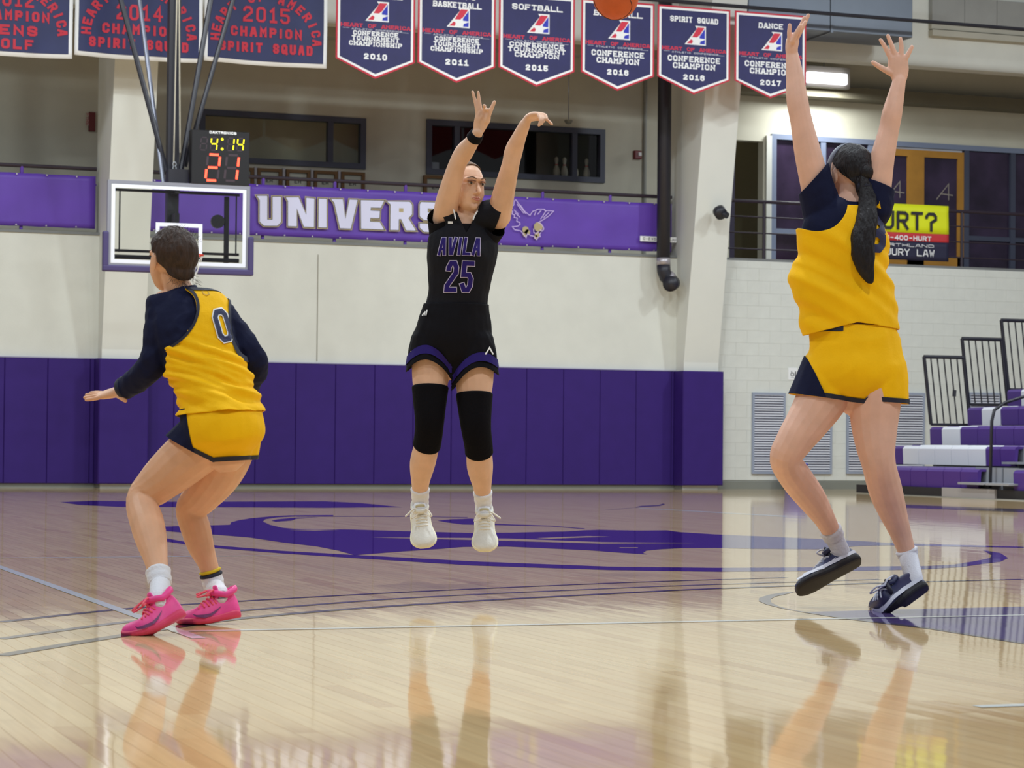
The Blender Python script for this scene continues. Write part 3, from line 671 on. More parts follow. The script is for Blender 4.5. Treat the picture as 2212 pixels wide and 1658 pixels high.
# the eagle
def ee(x, y): return B(870+x/4.706, 220+y/4.706)
EA = [[(1145,990),(1130,1010),(1125,1050),(1105,1060),(1110,1080),(1095,1095),(1115,1115),(1108,1140),(1135,1150),(1128,1175),(1160,1180),(1155,1215),(1185,1225),(1190,1245),(1165,1265),(1110,1270),(1135,1300),(1195,1310),(1215,1335),(1250,1380),(1262,1345)],
      [(1145,990),(1170,1030),(1200,1060),(1235,1110),(1270,1140),(1290,1155),(1305,1130),(1320,1110),(1345,1105),(1370,1090),(1400,1090),(1440,1092),(1440,1105),(1480,1105),(1530,1110),(1480,1160),(1420,1200),(1375,1225),(1400,1240),(1425,1270),(1430,1295),(1410,1315),(1395,1300)],
      [(1270,1345),(1300,1360),(1330,1365),(1345,1390),(1360,1400),(1372,1375),(1395,1370),(1388,1345),(1400,1330)],
      [(1160,1040),(1195,1090),(1225,1130)],[(1175,1040),(1210,1085),(1245,1135)],[(1130,1100),(1170,1140)],[(1140,1130),(1185,1170)],[(1480,1125),(1430,1175)],[(1450,1112),(1400,1190)],[(1400,1105),(1370,1140)],[(1350,1115),(1335,1150)],
      [(1325,1290),(1330,1330),(1360,1340),(1375,1320)]]
g = G()
for pl in EA:
    V2, Fc = thick([ee(*p) for p in pl], .011); g.add([(v[0], YP-.016, v[1]) for v in V2], Fc)
g.obj('eagle_outline', mat('lilac_line', (206, 184, 232), .5), ub)
g = G()
for c, r_ in (((1375,1270),.075), ((1245,1300),.055), ((1265,1325),.045), ((1240,1345),.04), ((1365,1350),.042), ((1350,1375),.032)):
    a = ee(*c); g.bar((a[0], YP-.0135, a[1]), (a[0], YP-.0145, a[1]), r_, 12)
g.obj('eagle_detail', gold, ub)
# narrow white notice under the banner end
X0, X1, Z0, Z1 = rc(1383, 511, 1461, 522, YW-.03)
o = G().box(X0, X1, YW-.03, YW-.02, Z0, Z1).obj('notice_strip', white, label='narrow white printed strip taped across the banner by the black duct', cat='notice')
for tx_, xc_ in (('C-EXO', X0+.16), ('LOJU', X1-.1)): g = G(); flat_text(g, tx_, xc_, Z0+.02, YW-.0315, .04, .035, .012, .007); g.obj('lettering', blackp, o)

# yellow sign banner on the right railing
X0, X1, Z0, Z1 = rc(1862, 440, 2051, 561, YW)
hb = empty('roadside_banner', ((X0+X1)/2, YW, Z0), label='yellow, red and navy banner reading HURT? tied to the balcony railing', cat='banner')
za = onY(1980, 503, YW)[2]; zb = onY(1980, 521, YW)[2]
for nm, a, b, m_ in (('yellow_field', za, Z1, mat('neon_yellow', (226, 232, 20), .5, var=.05, vscale=2)), ('red_field', zb, za, mat('sign_red_band', (196, 50, 56), .5)), ('navy_field', Z0, zb, mat('sign_navy', (36, 36, 62), .5))):
    V, Fc = cloth_panel(X0, X1, a, b, YW+.03, 30, 4, .02, 0); c = mesh_obj(nm, V, Fc, m_, hb, True); md = c.modifiers.new('thick', 'SOLIDIFY'); md.thickness = .004
def sgn(pxc, pyb, txt, hpx, fitpx, stroke, m_, **k):
    c = onY(pxc, pyb, YW+.005); g = G(); s_ = (onY(pxc+50, pyb, YW)[0]-onY(pxc-50, pyb, YW)[0])/100
    flat_text(g, txt, c[0], c[2], YW+.006, hpx*.00715, .1, .02, stroke, fit=fitpx*s_, **k); g.obj('lettering', m_, hb)
sgn(1950, 496, 'HURT?', 43, 150, .05, blackp)
sgn(1953, 518.5, '816-400-HURT', 11, 118, .016, white)
sgn(1955, 532.5, 'NORTHLAND', 7, 125, .008, white)
sgn(1955, 552, 'INJURY LAW', 16, 128, .018, white)

# ------------------------------------------------------------ black duct pipe, wall speaker
pd = empty('drain_duct', (15.0, 33.9, 3.0), label='black round duct dropping past the railing to an elbow by the column', cat='duct')
YD = 33.95
def sweep(pts, r_, n=20):
    pts = [np.array(p, float) for p in pts]; V = []; Fc = []
    for i, p in enumerate(pts):
        d = pts[min(i+1, len(pts)-1)]-pts[max(i-1, 0)]; d /= np.linalg.norm(d)
        u = np.cross(d, [0, 1.0, 0.05]); u /= np.linalg.norm(u); w = np.cross(d, u); rr = r_[i] if hasattr(r_, '__len__') else r_
        V += [p+rr*(math.cos(2*math.pi*k/n)*u+math.sin(2*math.pi*k/n)*w) for k in range(n)]
    for i in range(len(pts)-1): Fc += [(n*i+k, n*i+(k+1) % n, n*i+n+(k+1) % n, n*i+n+k) for k in range(n)]
    return V, Fc+[tuple(range(n))[::-1], tuple(range(n*(len(pts)-1), n*len(pts)))]
def duct_p(px_, py_, y=YD): p = onY(px_, py_, y); return (p[0], y, p[2])
rd = .108
top = duct_p(1433, 175); low = duct_p(1433, 572)
V, Fc = sweep([(low[0], YD, 8.5), low], rd); mesh_obj('pipe', V, Fc, dark, pd, True)
V, Fc = sweep([low, duct_p(1434, 585), duct_p(1438, 597), duct_p(1448, 605), duct_p(1455, 611)], rd); mesh_obj('elbow', V, Fc, dark, pd, True)
V, Fc = sweep([duct_p(1455, 611, YD), duct_p(1450, 612, YD-.12), duct_p(1448, 613, YD-.2)], [rd*1.0, rd*1.12, rd*1.12]); mesh_obj('outlet', V, Fc, dark, pd, True)
sv = mat('silver_tape', (176, 170, 174), .35, metal=.5)
V, Fc = sweep([duct_p(1433, 557), duct_p(1433, 572)], rd*1.02); mesh_obj('tape_band', V, Fc, sv, pd, True)
V, Fc = sweep([duct_p(1441, 597), duct_p(1449, 604)], rd*1.05); mesh_obj('tape_band', V, Fc, sv, pd, True)
# ball camera / speaker on the column
Yc = 34.0-.135*4.35
P = onY(1553, 457, Yc-.12)
sp = empty('wall_speaker', (P[0], Yc-.12, P[2]), label='small black spotlight mounted on the face of the cream column', cat='spotlight')
V, Fc = sweep([P+np.array([.05, .03, .05]), P+np.array([0, -.02, 0]), P+np.array([-.0, -.09, -.05])], [.07, .105, .1]); mesh_obj('housing', V, Fc, dark, sp, True)
G().bar(P+np.array([0, .02, 0]), (P[0], Yc, P[2]+.02), .02).obj('bracket', dark, sp)
G().bar(P+np.array([.04, -.05, -.03]), P+np.array([.09, -.12, -.07]), .05, 14).obj('lens_hood', dark, sp)

# ------------------------------------------------------------ championship pennants and banners
YN = 32.5
G().bar((9.2, YN+.02, 7.40), (29, YN+.02, 7.40), .03).obj('banner_rail', dark, label='long black pipe from which the pennants hang', cat='pipe')
def logo_A(cx, zb, s, e, y):
    # lower-left slanted A with star; s = size unit (height)
    def T(p): return (cx+(p[0]-.55)*s, zb+p[1]*s)
    outer = [(0,0),(1.22,0),(1.22,1.0),(.60,1.0),(.70,.86)]
    def put(nm, pts, m_, k): V2, Fc = poly2d([T(p) for p in pts]); mesh_obj(nm, [(v[0], y-k, v[1]) for v in V2], Fc, m_, e)
    put('logo', outer, white, .0010)
    put('logo', [(.74,.93),(1.14,.93),(.78,.40),(.42,.40)], redp, .0020)
    put('logo', [(.12,.06),(.42,.06),(.48,.20),(.40,.30),(.34,.26)], redp, .0021)
    put('logo', [(1.16,.88),(1.16,.34),(.86,.36),(.86,.46)], royal, .0022)
    put('logo', [(1.16,.30),(1.16,.06),(.86,.06),(.86,.18)], royal, .0023)
    put('logo', [(.26,.36),(.60,.30),(.84,.52),(.86,.32),(1.16,.30),(.90,.20),(.88,.08),(.70,.12),(.50,.06),(.52,.20)], white, .0030)
pens = [(725, 896, 'BASEBALL', None, ['CONFERENCE','TOURNAMENT','CHAMPIONSHIP'], '2010', 'navy pennant reading 2010 conference tournament championship'),
        (902, 1070, 'BASKETBALL', "WOMEN'S", ['CONFERENCE','TOURNAMENT','CHAMPIONSHIP'], '2011', "navy pennant reading women's basketball 2011 tournament championship"),
        (1077, 1241, 'SOFTBALL', None, ['CONFERENCE','TOURNAMENT','CHAMPION'], '2015', 'navy pennant reading softball 2015 conference tournament champion'),
        (1255, 1413, 'BASEBALL', None, ['CONFERENCE','CHAMPION'], '2016', 'navy pennant reading 2016 conference champion, half behind the flying ball'),
        (1420, 1577, 'SPIRIT SQUAD', None, ['CONFERENCE','CHAMPION'], '2016', 'navy pennant reading spirit squad 2016 conference champion'),
        (1587, 1741, 'DANCE', None, ['CONFERENCE','CHAMPION'], '2017', 'navy pennant reading dance 2017 behind the raised hand')]
for pi, (a, b, t1, t0_, tx, yr, lb) in enumerate(pens):
    X0, X1 = onY(a, 100, YN)[0], onY(b, 100, YN)[0]; c = (X0+X1)/2; w = X1-X0
    ZT = 7.33; ZS = 6.22; ZP = 5.97
    ZS, ZP = 6.19+.014*pi, 5.925+.019*pi
    e = empty('championship_pennant', (c, YN, ZP), label=lb, cat='pennant', group='navy championship pennants')
    def sh(o): return [(X0+o, ZT-o), (X0+o, ZS+o*.5), (c, ZP+o*1.1), (X1-o, ZS+o*.5), (X1-o, ZT-o)]
    V, Fc = prism(sh(0), YN-.004, YN+.004); mesh_obj('red_edge', V, Fc, redb, e)
    V, Fc = prism(sh(.028), YN-.006, YN-.0042); mesh_obj('white_border', V, Fc, white, e)
    V, Fc = prism(sh(.062), YN-.008, YN-.0062); mesh_obj('field', V, Fc, navy, e)
    yy = YN-.0085
    kw = dict(serif=.55)
    def line(*a_, m_=white, **k_): g = G(); flat_text(g, *a_, **k_); g.obj('lettering', m_, e)
    h = .085
    if t0_:
        line(t0_, c, 7.17, yy, .085, .07, .012, .019, fit=w*.48, **kw); line(t1, c, 7.04, yy, h, .07, .012, .019, fit=w*.62, **kw)
    else: line(t1, c, 7.09, yy, h, .07, .014, .019, fit=w*(.34 if t1 == 'DANCE' else .66), **kw)
    zz = 6.52 if len(tx) == 3 else 6.50
    for k, l in enumerate(tx):
        line(l, c, zz-.01-(.075 if len(tx) == 3 else .105)*k+(.03 if len(tx) == 3 else 0), yy, .068 if len(tx) == 3 else .088, .06, .014, .016 if len(tx) == 3 else .02, fit=w*{'CONFERENCE': .57 if pi < 2 else .72, 'TOURNAMENT': .6 if pi < 2 else .76, 'CHAMPIONSHIP': .67, 'CHAMPION': .58}[l], **kw)
    line(yr, c, 6.20 if len(tx) == 3 else 6.215, yy, .085, .055, .022, .022, fit=w*.29, **kw)
    line('HEART OF AMERICA', c, 6.655, yy, .055, .05, .008, .013, fit=w*.88, serif=.4, m_=redp)
    gp = mat('grey_print', (190, 190, 200), .6); line('ATHLETIC CONFERENCE', c+.02, 6.615, yy, .026, .03, .008, .006, fit=w*.64, m_=gp)
    for u0, u1, uz in ((X0+.1, X0+.2, 6.635), (X1-.2, X1-.1, 6.615)): G().box(u0, u1, yy-.0002, yy, uz, uz+.005).obj('underline', gp, e)
    logo_A(c+.0, 6.755, .29, e, yy)
# older banners on the left
def old_banner(a, b, zbot, lines, arc, lb):
    X0, X1 = onY(a, 100, YN)[0], onY(b, 100, YN)[0]; c = (X0+X1)/2; w = X1-X0; H = 1.5
    e = empty('felt_banner', (c, YN, zbot), label=lb, cat='banner', group='felt banners with red lettering')
    def cl(x0, x1, z0, z1, y, nx=24, nz=16): 
        V = []
        for j in range(nz+1):
            for i in range(nx+1):
                xx = x0+(x1-x0)*i/nx; zz_ = z0+(z1-z0)*j/nz
                V.append((xx, y-.035*noise.noise(Vector((xx*2.2, zz_*1.1, 3.0)))*1.0, zz_-.02*math.sin((xx-X0)/w*math.pi)*(1 if j == 0 else 0)))
        return V, [(j*(nx+1)+i, j*(nx+1)+i+1, (j+1)*(nx+1)+i+1, (j+1)*(nx+1)+i) for j in range(nz) for i in range(nx)]
    V, Fc = cl(X0, X1, zbot, zbot+H, YN); o = mesh_obj('border', V, Fc, white, e, True); md = o.modifiers.new('t', 'SOLIDIFY'); md.thickness = .004
    V, Fc = cl(X0+.05, X1-.05, zbot+.06, zbot+H-.05, YN-.006); mesh_obj('field', V, Fc, navyb, e, True)
    def flush(g):
        V = [(v[0], v[1]+YN-.013-.035*noise.noise(Vector((v[0]*2.2, v[2]*1.1, 3.0))), v[2]) for v in g.V]; mesh_obj('lettering', V, g.F, redb, e)
    for txt, zc, h, fit in lines: g = G(); flat_text(g, txt, c, zbot+zc, 0, h, .1, .035, .036, fit=fit*w); flush(g)
    g = G()
    if arc:
        L = 'HEART OF AMERICA'; R_a = w*.375
        for k, ch in enumerate(L):
            th = math.pi*(1.0-(k+.5)/len(L))*1.06-.09; ca, sa = math.cos(th), math.sin(th)
            V2, Fc, _ = text2d(ch, .14, .095, 0, .032)
            if V2:
                V3, Fc = place(V2, Fc, (c+R_a*ca*1.0, 0, zbot+.34+R_a*sa*.82), (sa, 0, -ca), (ca, 0, sa)); g.add(V3, Fc)
    if g.V: flush(g)
old_banner(-110, 156, 5.93, [('GOLF', .08, .14, .36), ('MENS', .27, .14, .42), ('CHAMPION', .47, .14, .62), ('2012', .66, .21, .36)], True, 'worn navy banner with red mens golf 2012 lettering')
old_banner(161, 437, 5.99, [('SPIRIT SQUAD', .13, .14, .78), ('CHAMPION', .33, .14, .58), ('2014', .53, .22, .36)], True, 'navy banner with red spirit squad 2014 lettering behind the hoop mast')
old_banner(441, 706, 6.03, [('SPIRIT SQUAD', .16, .14, .76), ('CHAMPION', .38, .14, .58), ('2015', .59, .22, .38)], True, 'navy banner with red spirit squad 2015 lettering beside the white bordered pennants')

# ------------------------------------------------------------ backboard, hoop, shot clock
YK = 30.0
hp = empty('basketball_hoop', (6.48, YK, 2.9), label='glass basketball backboard with purple edge padding hung from black masts', cat='basketball hoop')
x0, x1, z0, z1 = 5.60, 7.40, 2.93, 3.98
G().box(x0+.03, x1-.03, YK, YK+.012, z0+.03, z1-.03).obj('glass', clear_glass, hp)
g = G(); frame(g, (x0-.03, x1+.03, z0-.03, z1+.03), YK-.01, .045, .06); g.obj('frame', mat('alu', (150, 150, 160), .4, metal=.4), hp)
g = G(); frame(g, (x0+.02, x1-.02, z0+.02, z1-.02), YK-.013, .045, .004); g.obj('border_line', mat('white_line', (232, 234, 245), .5), hp)
g = G(); frame(g, (6.195, 6.805, 3.07, 3.49), YK-.004, .05, .003); g.obj('target_square', MATS['white_line'], hp)
pp = mat('purple_padding', (68, 58, 104), .5)
def rbox(x0, x1, y0, y1, z0, z1):
    o = G().box(x0, x1, y0, y1, z0, z1).obj('edge_pad', pp, hp); b_ = o.modifiers.new('b', 'BEVEL'); b_.width = .018; b_.segments = 3
rbox(x0-.085, x1+.085, YK-.035, YK+.06, z0-.09, z0-.01); rbox(x0-.085, x0-.01, YK-.035, YK+.06, z0-.03, 3.35); rbox(x1+.01, x1+.085, YK-.035, YK+.06, z0-.03, 3.35)
g = G()
for z in (3.90, 3.12, 3.04): g.bar((x0+.08, YK+.12, z), (x1-.08, YK+.12, z), .018 if z != 3.04 else .028)
for xx in (x0+.15, x1-.12): g.bar((xx, YK+.12, 3.1), (xx, YK+.12, 3.9), .010)
g.obj('support_frame', dark, hp)
G().bar((7.17, YK+.2, 3.0), (7.17, YK+.2, 3.88), .035).obj('height_adjuster', dark, hp)
G().bar((7.05, YK+.17, 3.55), (7.05, YK+.22, 3.55), .09, 16).obj('adjuster_wheel', dark, hp)
def mp_(px_, py_, y): p = onY(px_, py_, y); return (p[0], y, p[2])
a = mp_(377, 0, YK+.35); 
G().box(a[0]-.075, a[0]+.075, YK+.28, YK+.42, 3.45, 8.6).obj('mast', dark, hp)
G().box(a[0]-.03, a[0]+.03, YK+.02, YK+.3, 3.5, 3.62).box(a[0]-.03, a[0]+.03, YK+.02, YK+.3, 3.88, 3.96).obj('mast_bracket', dark, hp)
G().box(a[0]-.1, a[0]+.16, YK+.1, YK+.3, 3.98, 4.2).obj('hinge_block', dark, hp)
gb = mat('brace_grey', (120, 122, 134), .4, metal=.5)
def brace(pa, pb, ya, yb, r_, m_=dark):
    A, Bb = np.array(mp_(*pa, ya)), np.array(mp_(*pb, yb)); d = A-Bb; A = Bb+d*1.9
    G().bar(A, Bb, r_).obj('brace', m_, hp)
brace((261, 0), (360, 372), YK+.5, YK+.3, .035); brace((301, 0), (353, 396), YK+1.0, YK+.2, .03, gb)
brace((455, 0), (391, 368), YK+.5, YK+.3, .035); brace((503, 0), (399, 360), YK+.6, YK+.45, .032)
rp = mat('rope_tan', (176, 168, 150), .8)
for pa, pb in (((382, 0), (375, 372)), ((387, 0), (389, 330))):
    A, Bb = np.array(mp_(*pa, YK+.22)), np.array(mp_(*pb, YK+.22)); G().bar(Bb+(A-Bb)*1.9, Bb, .009).obj('hoist_cable', rp, hp)
for k in range(4):
    q = np.array(mp_(377, 355+k*9, YK+.2)); V = []
    for i in range(16):
        t_ = 2*math.pi*i/16
        for j in range(6):
            s_ = 2*math.pi*j/6; rr = .022+.008*math.cos(s_); V.append((q[0]+rr*math.cos(t_), q[1]+.008*math.sin(s_), q[2]+1.3*rr*math.sin(t_)))
    mesh_obj('chain_link', V, [(6*i+j, 6*i+(j+1) % 6, (6*((i+1) % 16))+(j+1) % 6, 6*((i+1) % 16)+j) for i in range(16) for j in range(6)], greym, hp, True)
V = []; 
rimc = np.array([6.50, YK-.38, 3.05])
for i in range(32):
    t_ = 2*math.pi*i/32
    for j in range(8):
        s_ = 2*math.pi*j/8; rr = .228+.010*math.cos(s_); V.append((rimc[0]+rr*math.cos(t_), rimc[1]+rr*math.sin(t_), rimc[2]+.010*math.sin(s_)))
om_ = mat('rim_orange', (214, 60, 34), .4)
rim = mesh_obj('rim', V, [(8*i+j, 8*i+(j+1) % 8, 8*((i+1) % 32)+(j+1) % 8, 8*((i+1) % 32)+j) for i in range(32) for j in range(8)], om_, hp, True)
G().box(6.40, 6.60, YK-.16, YK-.01, 3.0, 3.06).box(6.42, 6.58, YK-.02, YK-.012, 2.96, 3.1).obj('rim_bracket', om_, hp)
g = G(); nn = 12
for lv in range(5):
    ra, rb_ = .225-.028*lv, .225-.028*(lv+1); za_, zb2 = 3.04-.085*lv, 3.04-.085*(lv+1)
    for i in range(nn):
        t_ = 2*math.pi*(i+.5*(lv % 2))/nn
        for dd in (-.5, .5):
            t2 = t_+2*math.pi*dd/nn
            g.bar((rimc[0]+ra*math.cos(t_), rimc[1]+ra*math.sin(t_), za_), (rimc[0]+rb_*math.cos(t2), rimc[1]+rb_*math.sin(t2), zb2), .0035, 4)
g.obj('net', mat('net_white', (225, 225, 220), .8), hp, kind='stuff')
# shot clock
sc_ = empty('shot_clock', (7.05, YK+.05, 4.0), label='black shot clock showing 4:14 and 21 in lit digits above the backboard', cat='clock')
X0, X1, Z0, Z1 = rc(413, 283, 538, 399, YK)
G().bbox(X0, X1, YK-.02, YK+.14, Z0, Z1, .006).obj('case', mat('clock_black', (13, 10, 15), .5), sc_)
G().box(X1-.09, X1-.01, YK, YK+.1, 3.99, Z0+.01).box(X0+.05, X0+.14, YK, YK+.1, 3.99, Z0+.01).obj('foot', greym, sc_)
sx_, sz_ = (X1-X0)/125, (Z1-Z0)/116
def CP(px_, py_): return (X0+(px_-413)*sx_, Z1-(py_-283-(px_-475)*.025)*sz_)
g = G(); c = CP(480, 290); flat_text(g, 'DAKTRONICS', c[0], c[1], YK-.0215, .035, .04, .006, .009, fit=58*sx_, slant=0); g.obj('lettering', white, sc_)
SEG = {'a': ((0,6),(4,6)), 'b': ((4,6),(4,3)), 'c': ((4,3),(4,0)), 'd': ((0,0),(4,0)), 'e': ((0,0),(0,3)), 'f': ((0,3),(0,6)), 'g': ((0,3),(4,3))}
ON = {'4': 'fgbc', '1': 'bc', '2': 'abged'}
def digit(ch, px0, py0, px1, py1, st, m_on):
    a = CP(px0, py1); b_ = CP(px1, py0); w, h = b_[0]-a[0], b_[1]-a[1]
    for k, (p, q) in SEG.items():
        p, q = np.array(p, float), np.array(q, float); d = (q-p)/np.linalg.norm(q-p); p = p+d*.45; q = q-d*.45
        pts = [(a[0]+v[0]/4*w+(.1*h*v[1]/6), a[1]+v[1]/6*h) for v in (p, q)]
        V2, Fc = thick(pts, st, ends=False); lit = ch in ON and k in ON[ch]
        g = G(); y = YK-.0235 if lit else YK-.0215; g.add([(v[0], y, v[1]) for v in V2], Fc)
        g.obj('digit_segment', m_on if lit else mat('segment_off', (62, 48, 56), .4), sc_)
ye = mat('led_yellow', (250, 240, 20), .5, emit=(255, 236, 20), estr=1.6); rdm = mat('led_red', (255, 80, 60), .5, emit=(255, 70, 44), estr=3.0)
for ch, a in (('8', 431), ('4', 453), ('1', 489), ('4', 510)): digit(ch, a, 298, a+13, 325, .014, ye)
for py_ in (301, 322): c = CP(478.5, py_); G().bar((c[0], YK-.0235, c[1]), (c[0], YK-.022, c[1]), .017, 10).obj('colon_dot', ye, sc_)
for ch, a in (('2', 443), ('1', 484)): digit(ch, a, 335, a+26, 390, .030, rdm)

# ------------------------------------------------------------ bleachers
bs = empty('bleachers', (17.0, 31.2, 0), label='purple and white telescopic bleachers with black guard rails along the side wall', cat='bleachers')
YE = 31.2
purp = mat('seat_purple', (76, 46, 130), .4); wseat = mat('seat_white', (226, 228, 236), .4); deck = mat('deck_grey', (150, 152, 158), .5); blk = mat('skirt_black', (34, 34, 38), .6)
def yat(px_, X): return onX(px_, 960, X)[1]
rows_ = [(17.07, .40), (17.67, .71), (18.27, 1.00), (18.87, 1.30), (19.47, 1.58), (20.07, 1.87), (20.67, 2.16)]
YNEAR = 20.0
def seat(X0, zt, ya, yb, m_):
    # moulded bench module: rolled front edge, face hangs below
    prof = [(0, -.27), (-.01, -.04), (.02, -.005), (.06, 0), (.26, -.01), (.30, .015), (.30, -.03), (.05, -.035), (.03, -.27)]
    V = [(X0+p[0], y, zt+p[1]) for y in (ya-.006, yb+.006) for p in prof]; n_ = len(prof)
    mesh_obj('seat', V, [(i, (i+1) % n_, n_+(i+1) % n_, n_+i) for i in range(n_)]+[tuple(range(n_)), tuple(range(2*n_-1, n_-1, -1))], m_, bs)
pat = {0: [(1900, 2114, 'p'), (2190, 2600, 'p')], 1: [(1900, 1951, 'p'), (1951, 2130, 'w'), (2130, 2194, 'p'), (2300, 2600, 'p')],
       2: [(1990, 2035, 'p'), (2035, 2075, 'w'), (2075, 2600, 'p')], 3: [(2090, 2121, 'p'), (2121, 2162, 'w'), (2162, 2600, 'p')], 4: [(2176, 2206, 'p'), (2206, 2240, 'w'), (2240, 2600, 'p')]}
for i, (Xr, zt) in enumerate(rows_):
    if i in pat:
        for a, b, c in pat[i]:
            ya, yb = min(yat(a, Xr), YE), max(yat(b, Xr), YNEAR)
            nmod = max(1, round((ya-yb)/.47))
            if c == 'w' and i == 1: nmod = 5
            for k in range(nmod): seat(Xr, zt, ya-(ya-yb)*k/nmod, ya-(ya-yb)*(k+1)/nmod, purp if c == 'p' else wseat)
    else:
        for k in range(20): seat(Xr, zt, YE-k*.47, YE-(k+1)*.47, purp)
    G().box(Xr+.22, Xr+.6, YNEAR, YE, zt-.34, zt-.30).obj('footboard', deck, bs)
    G().box(Xr+.05, Xr+.08, YNEAR, YE, max(zt-.62, .02), zt-.30).obj('riser', blk, bs)
G().box(17.02, 17.05, YNEAR, YE, .012, .13).obj('skirt', blk, bs)
a, b = yat(2037, 17.0), yat(2151, 17.0)
G().box(16.985, 17.02, b, a, .01, .135).obj('skirt_panel', mat('skirt_grey', (160, 156, 156), .6), bs)
# aisle steps
for k, (pa, pb, Xr, z) in enumerate(((2080, 2136, 17.0, .22), (2140, 2190, 17.0, .22), (2175, 2240, 17.6, .50))):
    a, b = yat(pa, Xr), yat(pb, Xr)
    G().bbox(Xr-.08, Xr+.22, b, a, z-.03, z, .004).box(Xr+.2, Xr+.22, b, a, z-.2, z+.2).obj('aisle_step', deck, bs)
# guard rails at the end
def guard(px0, px1, pyt, pyb, nb):
    A = onY(px0, pyt, YE); Bp = onY(px1, pyt+2, YE); zt, zb = A[2], onY(px0, pyb, YE)[2]; x0, x1 = A[0], Bp[0]; ln = .115*(zt-zb)/.85
    gr = G().bar((x0, YE, zt), (x1, YE, zt), .028).bar((x0+ln, YE+.02, zb), (x1+ln, YE+.02, zb), .02).bar((x0, YE, zt), (x0+ln, YE+.02, zb), .028).bar((x1, YE, zt), (x1+ln, YE+.02, zb), .028).obj('guard_rail', dark, bs)
    for k in range(1, nb+1):
        f_ = k/(nb+1); G().bar((x0+(x1-x0)*f_, YE, zt), (x0+(x1-x0)*f_+ln, YE+.02, zb), .011, 6).obj('guard_bar', dark, gr)
guard(1996, 2081, 770, 916, 5); guard(2078, 2163, 731, 872, 5); guard(2163, 2250, 691, 840, 5); guard(2250, 2336, 652, 800, 5)
G().bar(onY(2062, 842, YE-.05), onY(2061, 856, YE-.05), .03).obj('latch', dark, bs)
# aisle handrail
h0 = onX(2139, 1048, 17.1); Yh = h0[1]
pts = [(17.1, Yh, .15), (17.12, Yh, 1.05), (17.16, Yh, 1.2), (17.32, Yh, 1.3), (17.9, Yh-.0, 1.47), (18.05, Yh, 1.47), (18.15, Yh, 1.38), (18.2, Yh, 1.0)]
V, Fc = sweep(pts, .022, 10); mesh_obj('aisle_handrail', V, Fc, dark, bs, True)

# ------------------------------------------------------------ figures: tools
def catmull(A, k):
    A = np.asarray(A, float); out = []
    for i in range(len(A)-1):
        a, b, c, d = A[max(i-1, 0)], A[i], A[i+1], A[min(i+2, len(A)-1)]
        for j in range(k):
            t = j/k; out.append(.5*((2*b)+(-a+c)*t+(2*a-5*b+4*c-d)*t*t+(-a+3*b-3*c+d)*t**3))
    out.append(A[-1]); return np.array(out)
def loft(pts, ra, rb=None, ref=None, n=16, k=5, caps=True):
    """closed tapering surface along a path; ra along ref, rb across it"""
    rb = ra if rb is None else rb
    A = np.column_stack([np.array(pts, float), ra, rb]); Q = catmull(A, k) if k > 1 else A
    P = Q[:, :3]; T = np.gradient(P, axis=0); T /= np.linalg.norm(T, axis=1)[:, None]
    if ref is None:
        ref = np.array([.3, .2, .93]) if abs(T.mean(0)[2]) < .7*np.linalg.norm(T.mean(0))+1e-9 else np.array([.9, .1, .1])
    ref = np.array(ref, float); V = []
    rings = []
    for i in range(len(P)):
        e1 = ref-T[i]*(ref@T[i]); e1 /= np.linalg.norm(e1); e2 = np.cross(T[i], e1); rings.append((P[i], e1*abs(Q[i, 3]), e2*abs(Q[i, 4])))
    if caps:
        p, a, b = rings[0]; r = min(np.linalg.norm(a), np.linalg.norm(b)); q, c, d = rings[-1]; s = min(np.linalg.norm(c), np.linalg.norm(d))
        rings = [(p-T[0]*r*.92, a*.38, b*.38), (p-T[0]*r*.6, a*.8, b*.8)]+rings+[(q+T[-1]*s*.6, c*.8, d*.8), (q+T[-1]*s*.92, c*.38, d*.38)]
    cs = [(math.cos(2*math.pi*i/n), math.sin(2*math.pi*i/n)) for i in range(n)]
    for p, a, b in rings: V += [p+a*c+b*s for c, s in cs]
    m = len(rings)
    Fc = [(n*i+j, n*i+(j+1) % n, n*i+n+(j+1) % n, n*i+n+j) for i in range(m-1) for j in range(n)]+[tuple(range(n))[::-1], tuple(range(n*(m-1), n*m))]
    return V, Fc
def ellipsoid(c, ax, n=16, m=10):
    """ax: three semi-axis vectors"""
    c = np.array(c, float); V = []; a, b, d = [np.array(q, float) for q in ax]
    for i in range(1, m):
        th = math.pi*i/m
        V += [c+d*math.cos(th)+math.sin(th)*(a*math.cos(2*math.pi*j/n)+b*math.sin(2*math.pi*j/n)) for j in range(n)]
    V += [c+d, c-d]; t, bt = len(V)-2, len(V)-1
    Fc = [(n*i+j, n*i+n+j, n*i+n+(j+1) % n, n*i+(j+1) % n) for i in range(m-2) for j in range(n)]
    Fc += [(t, j, (j+1) % n) for j in range(n)]+[(bt, n*(m-2)+(j+1) % n, n*(m-2)+j) for j in range(n)]
    return V, Fc
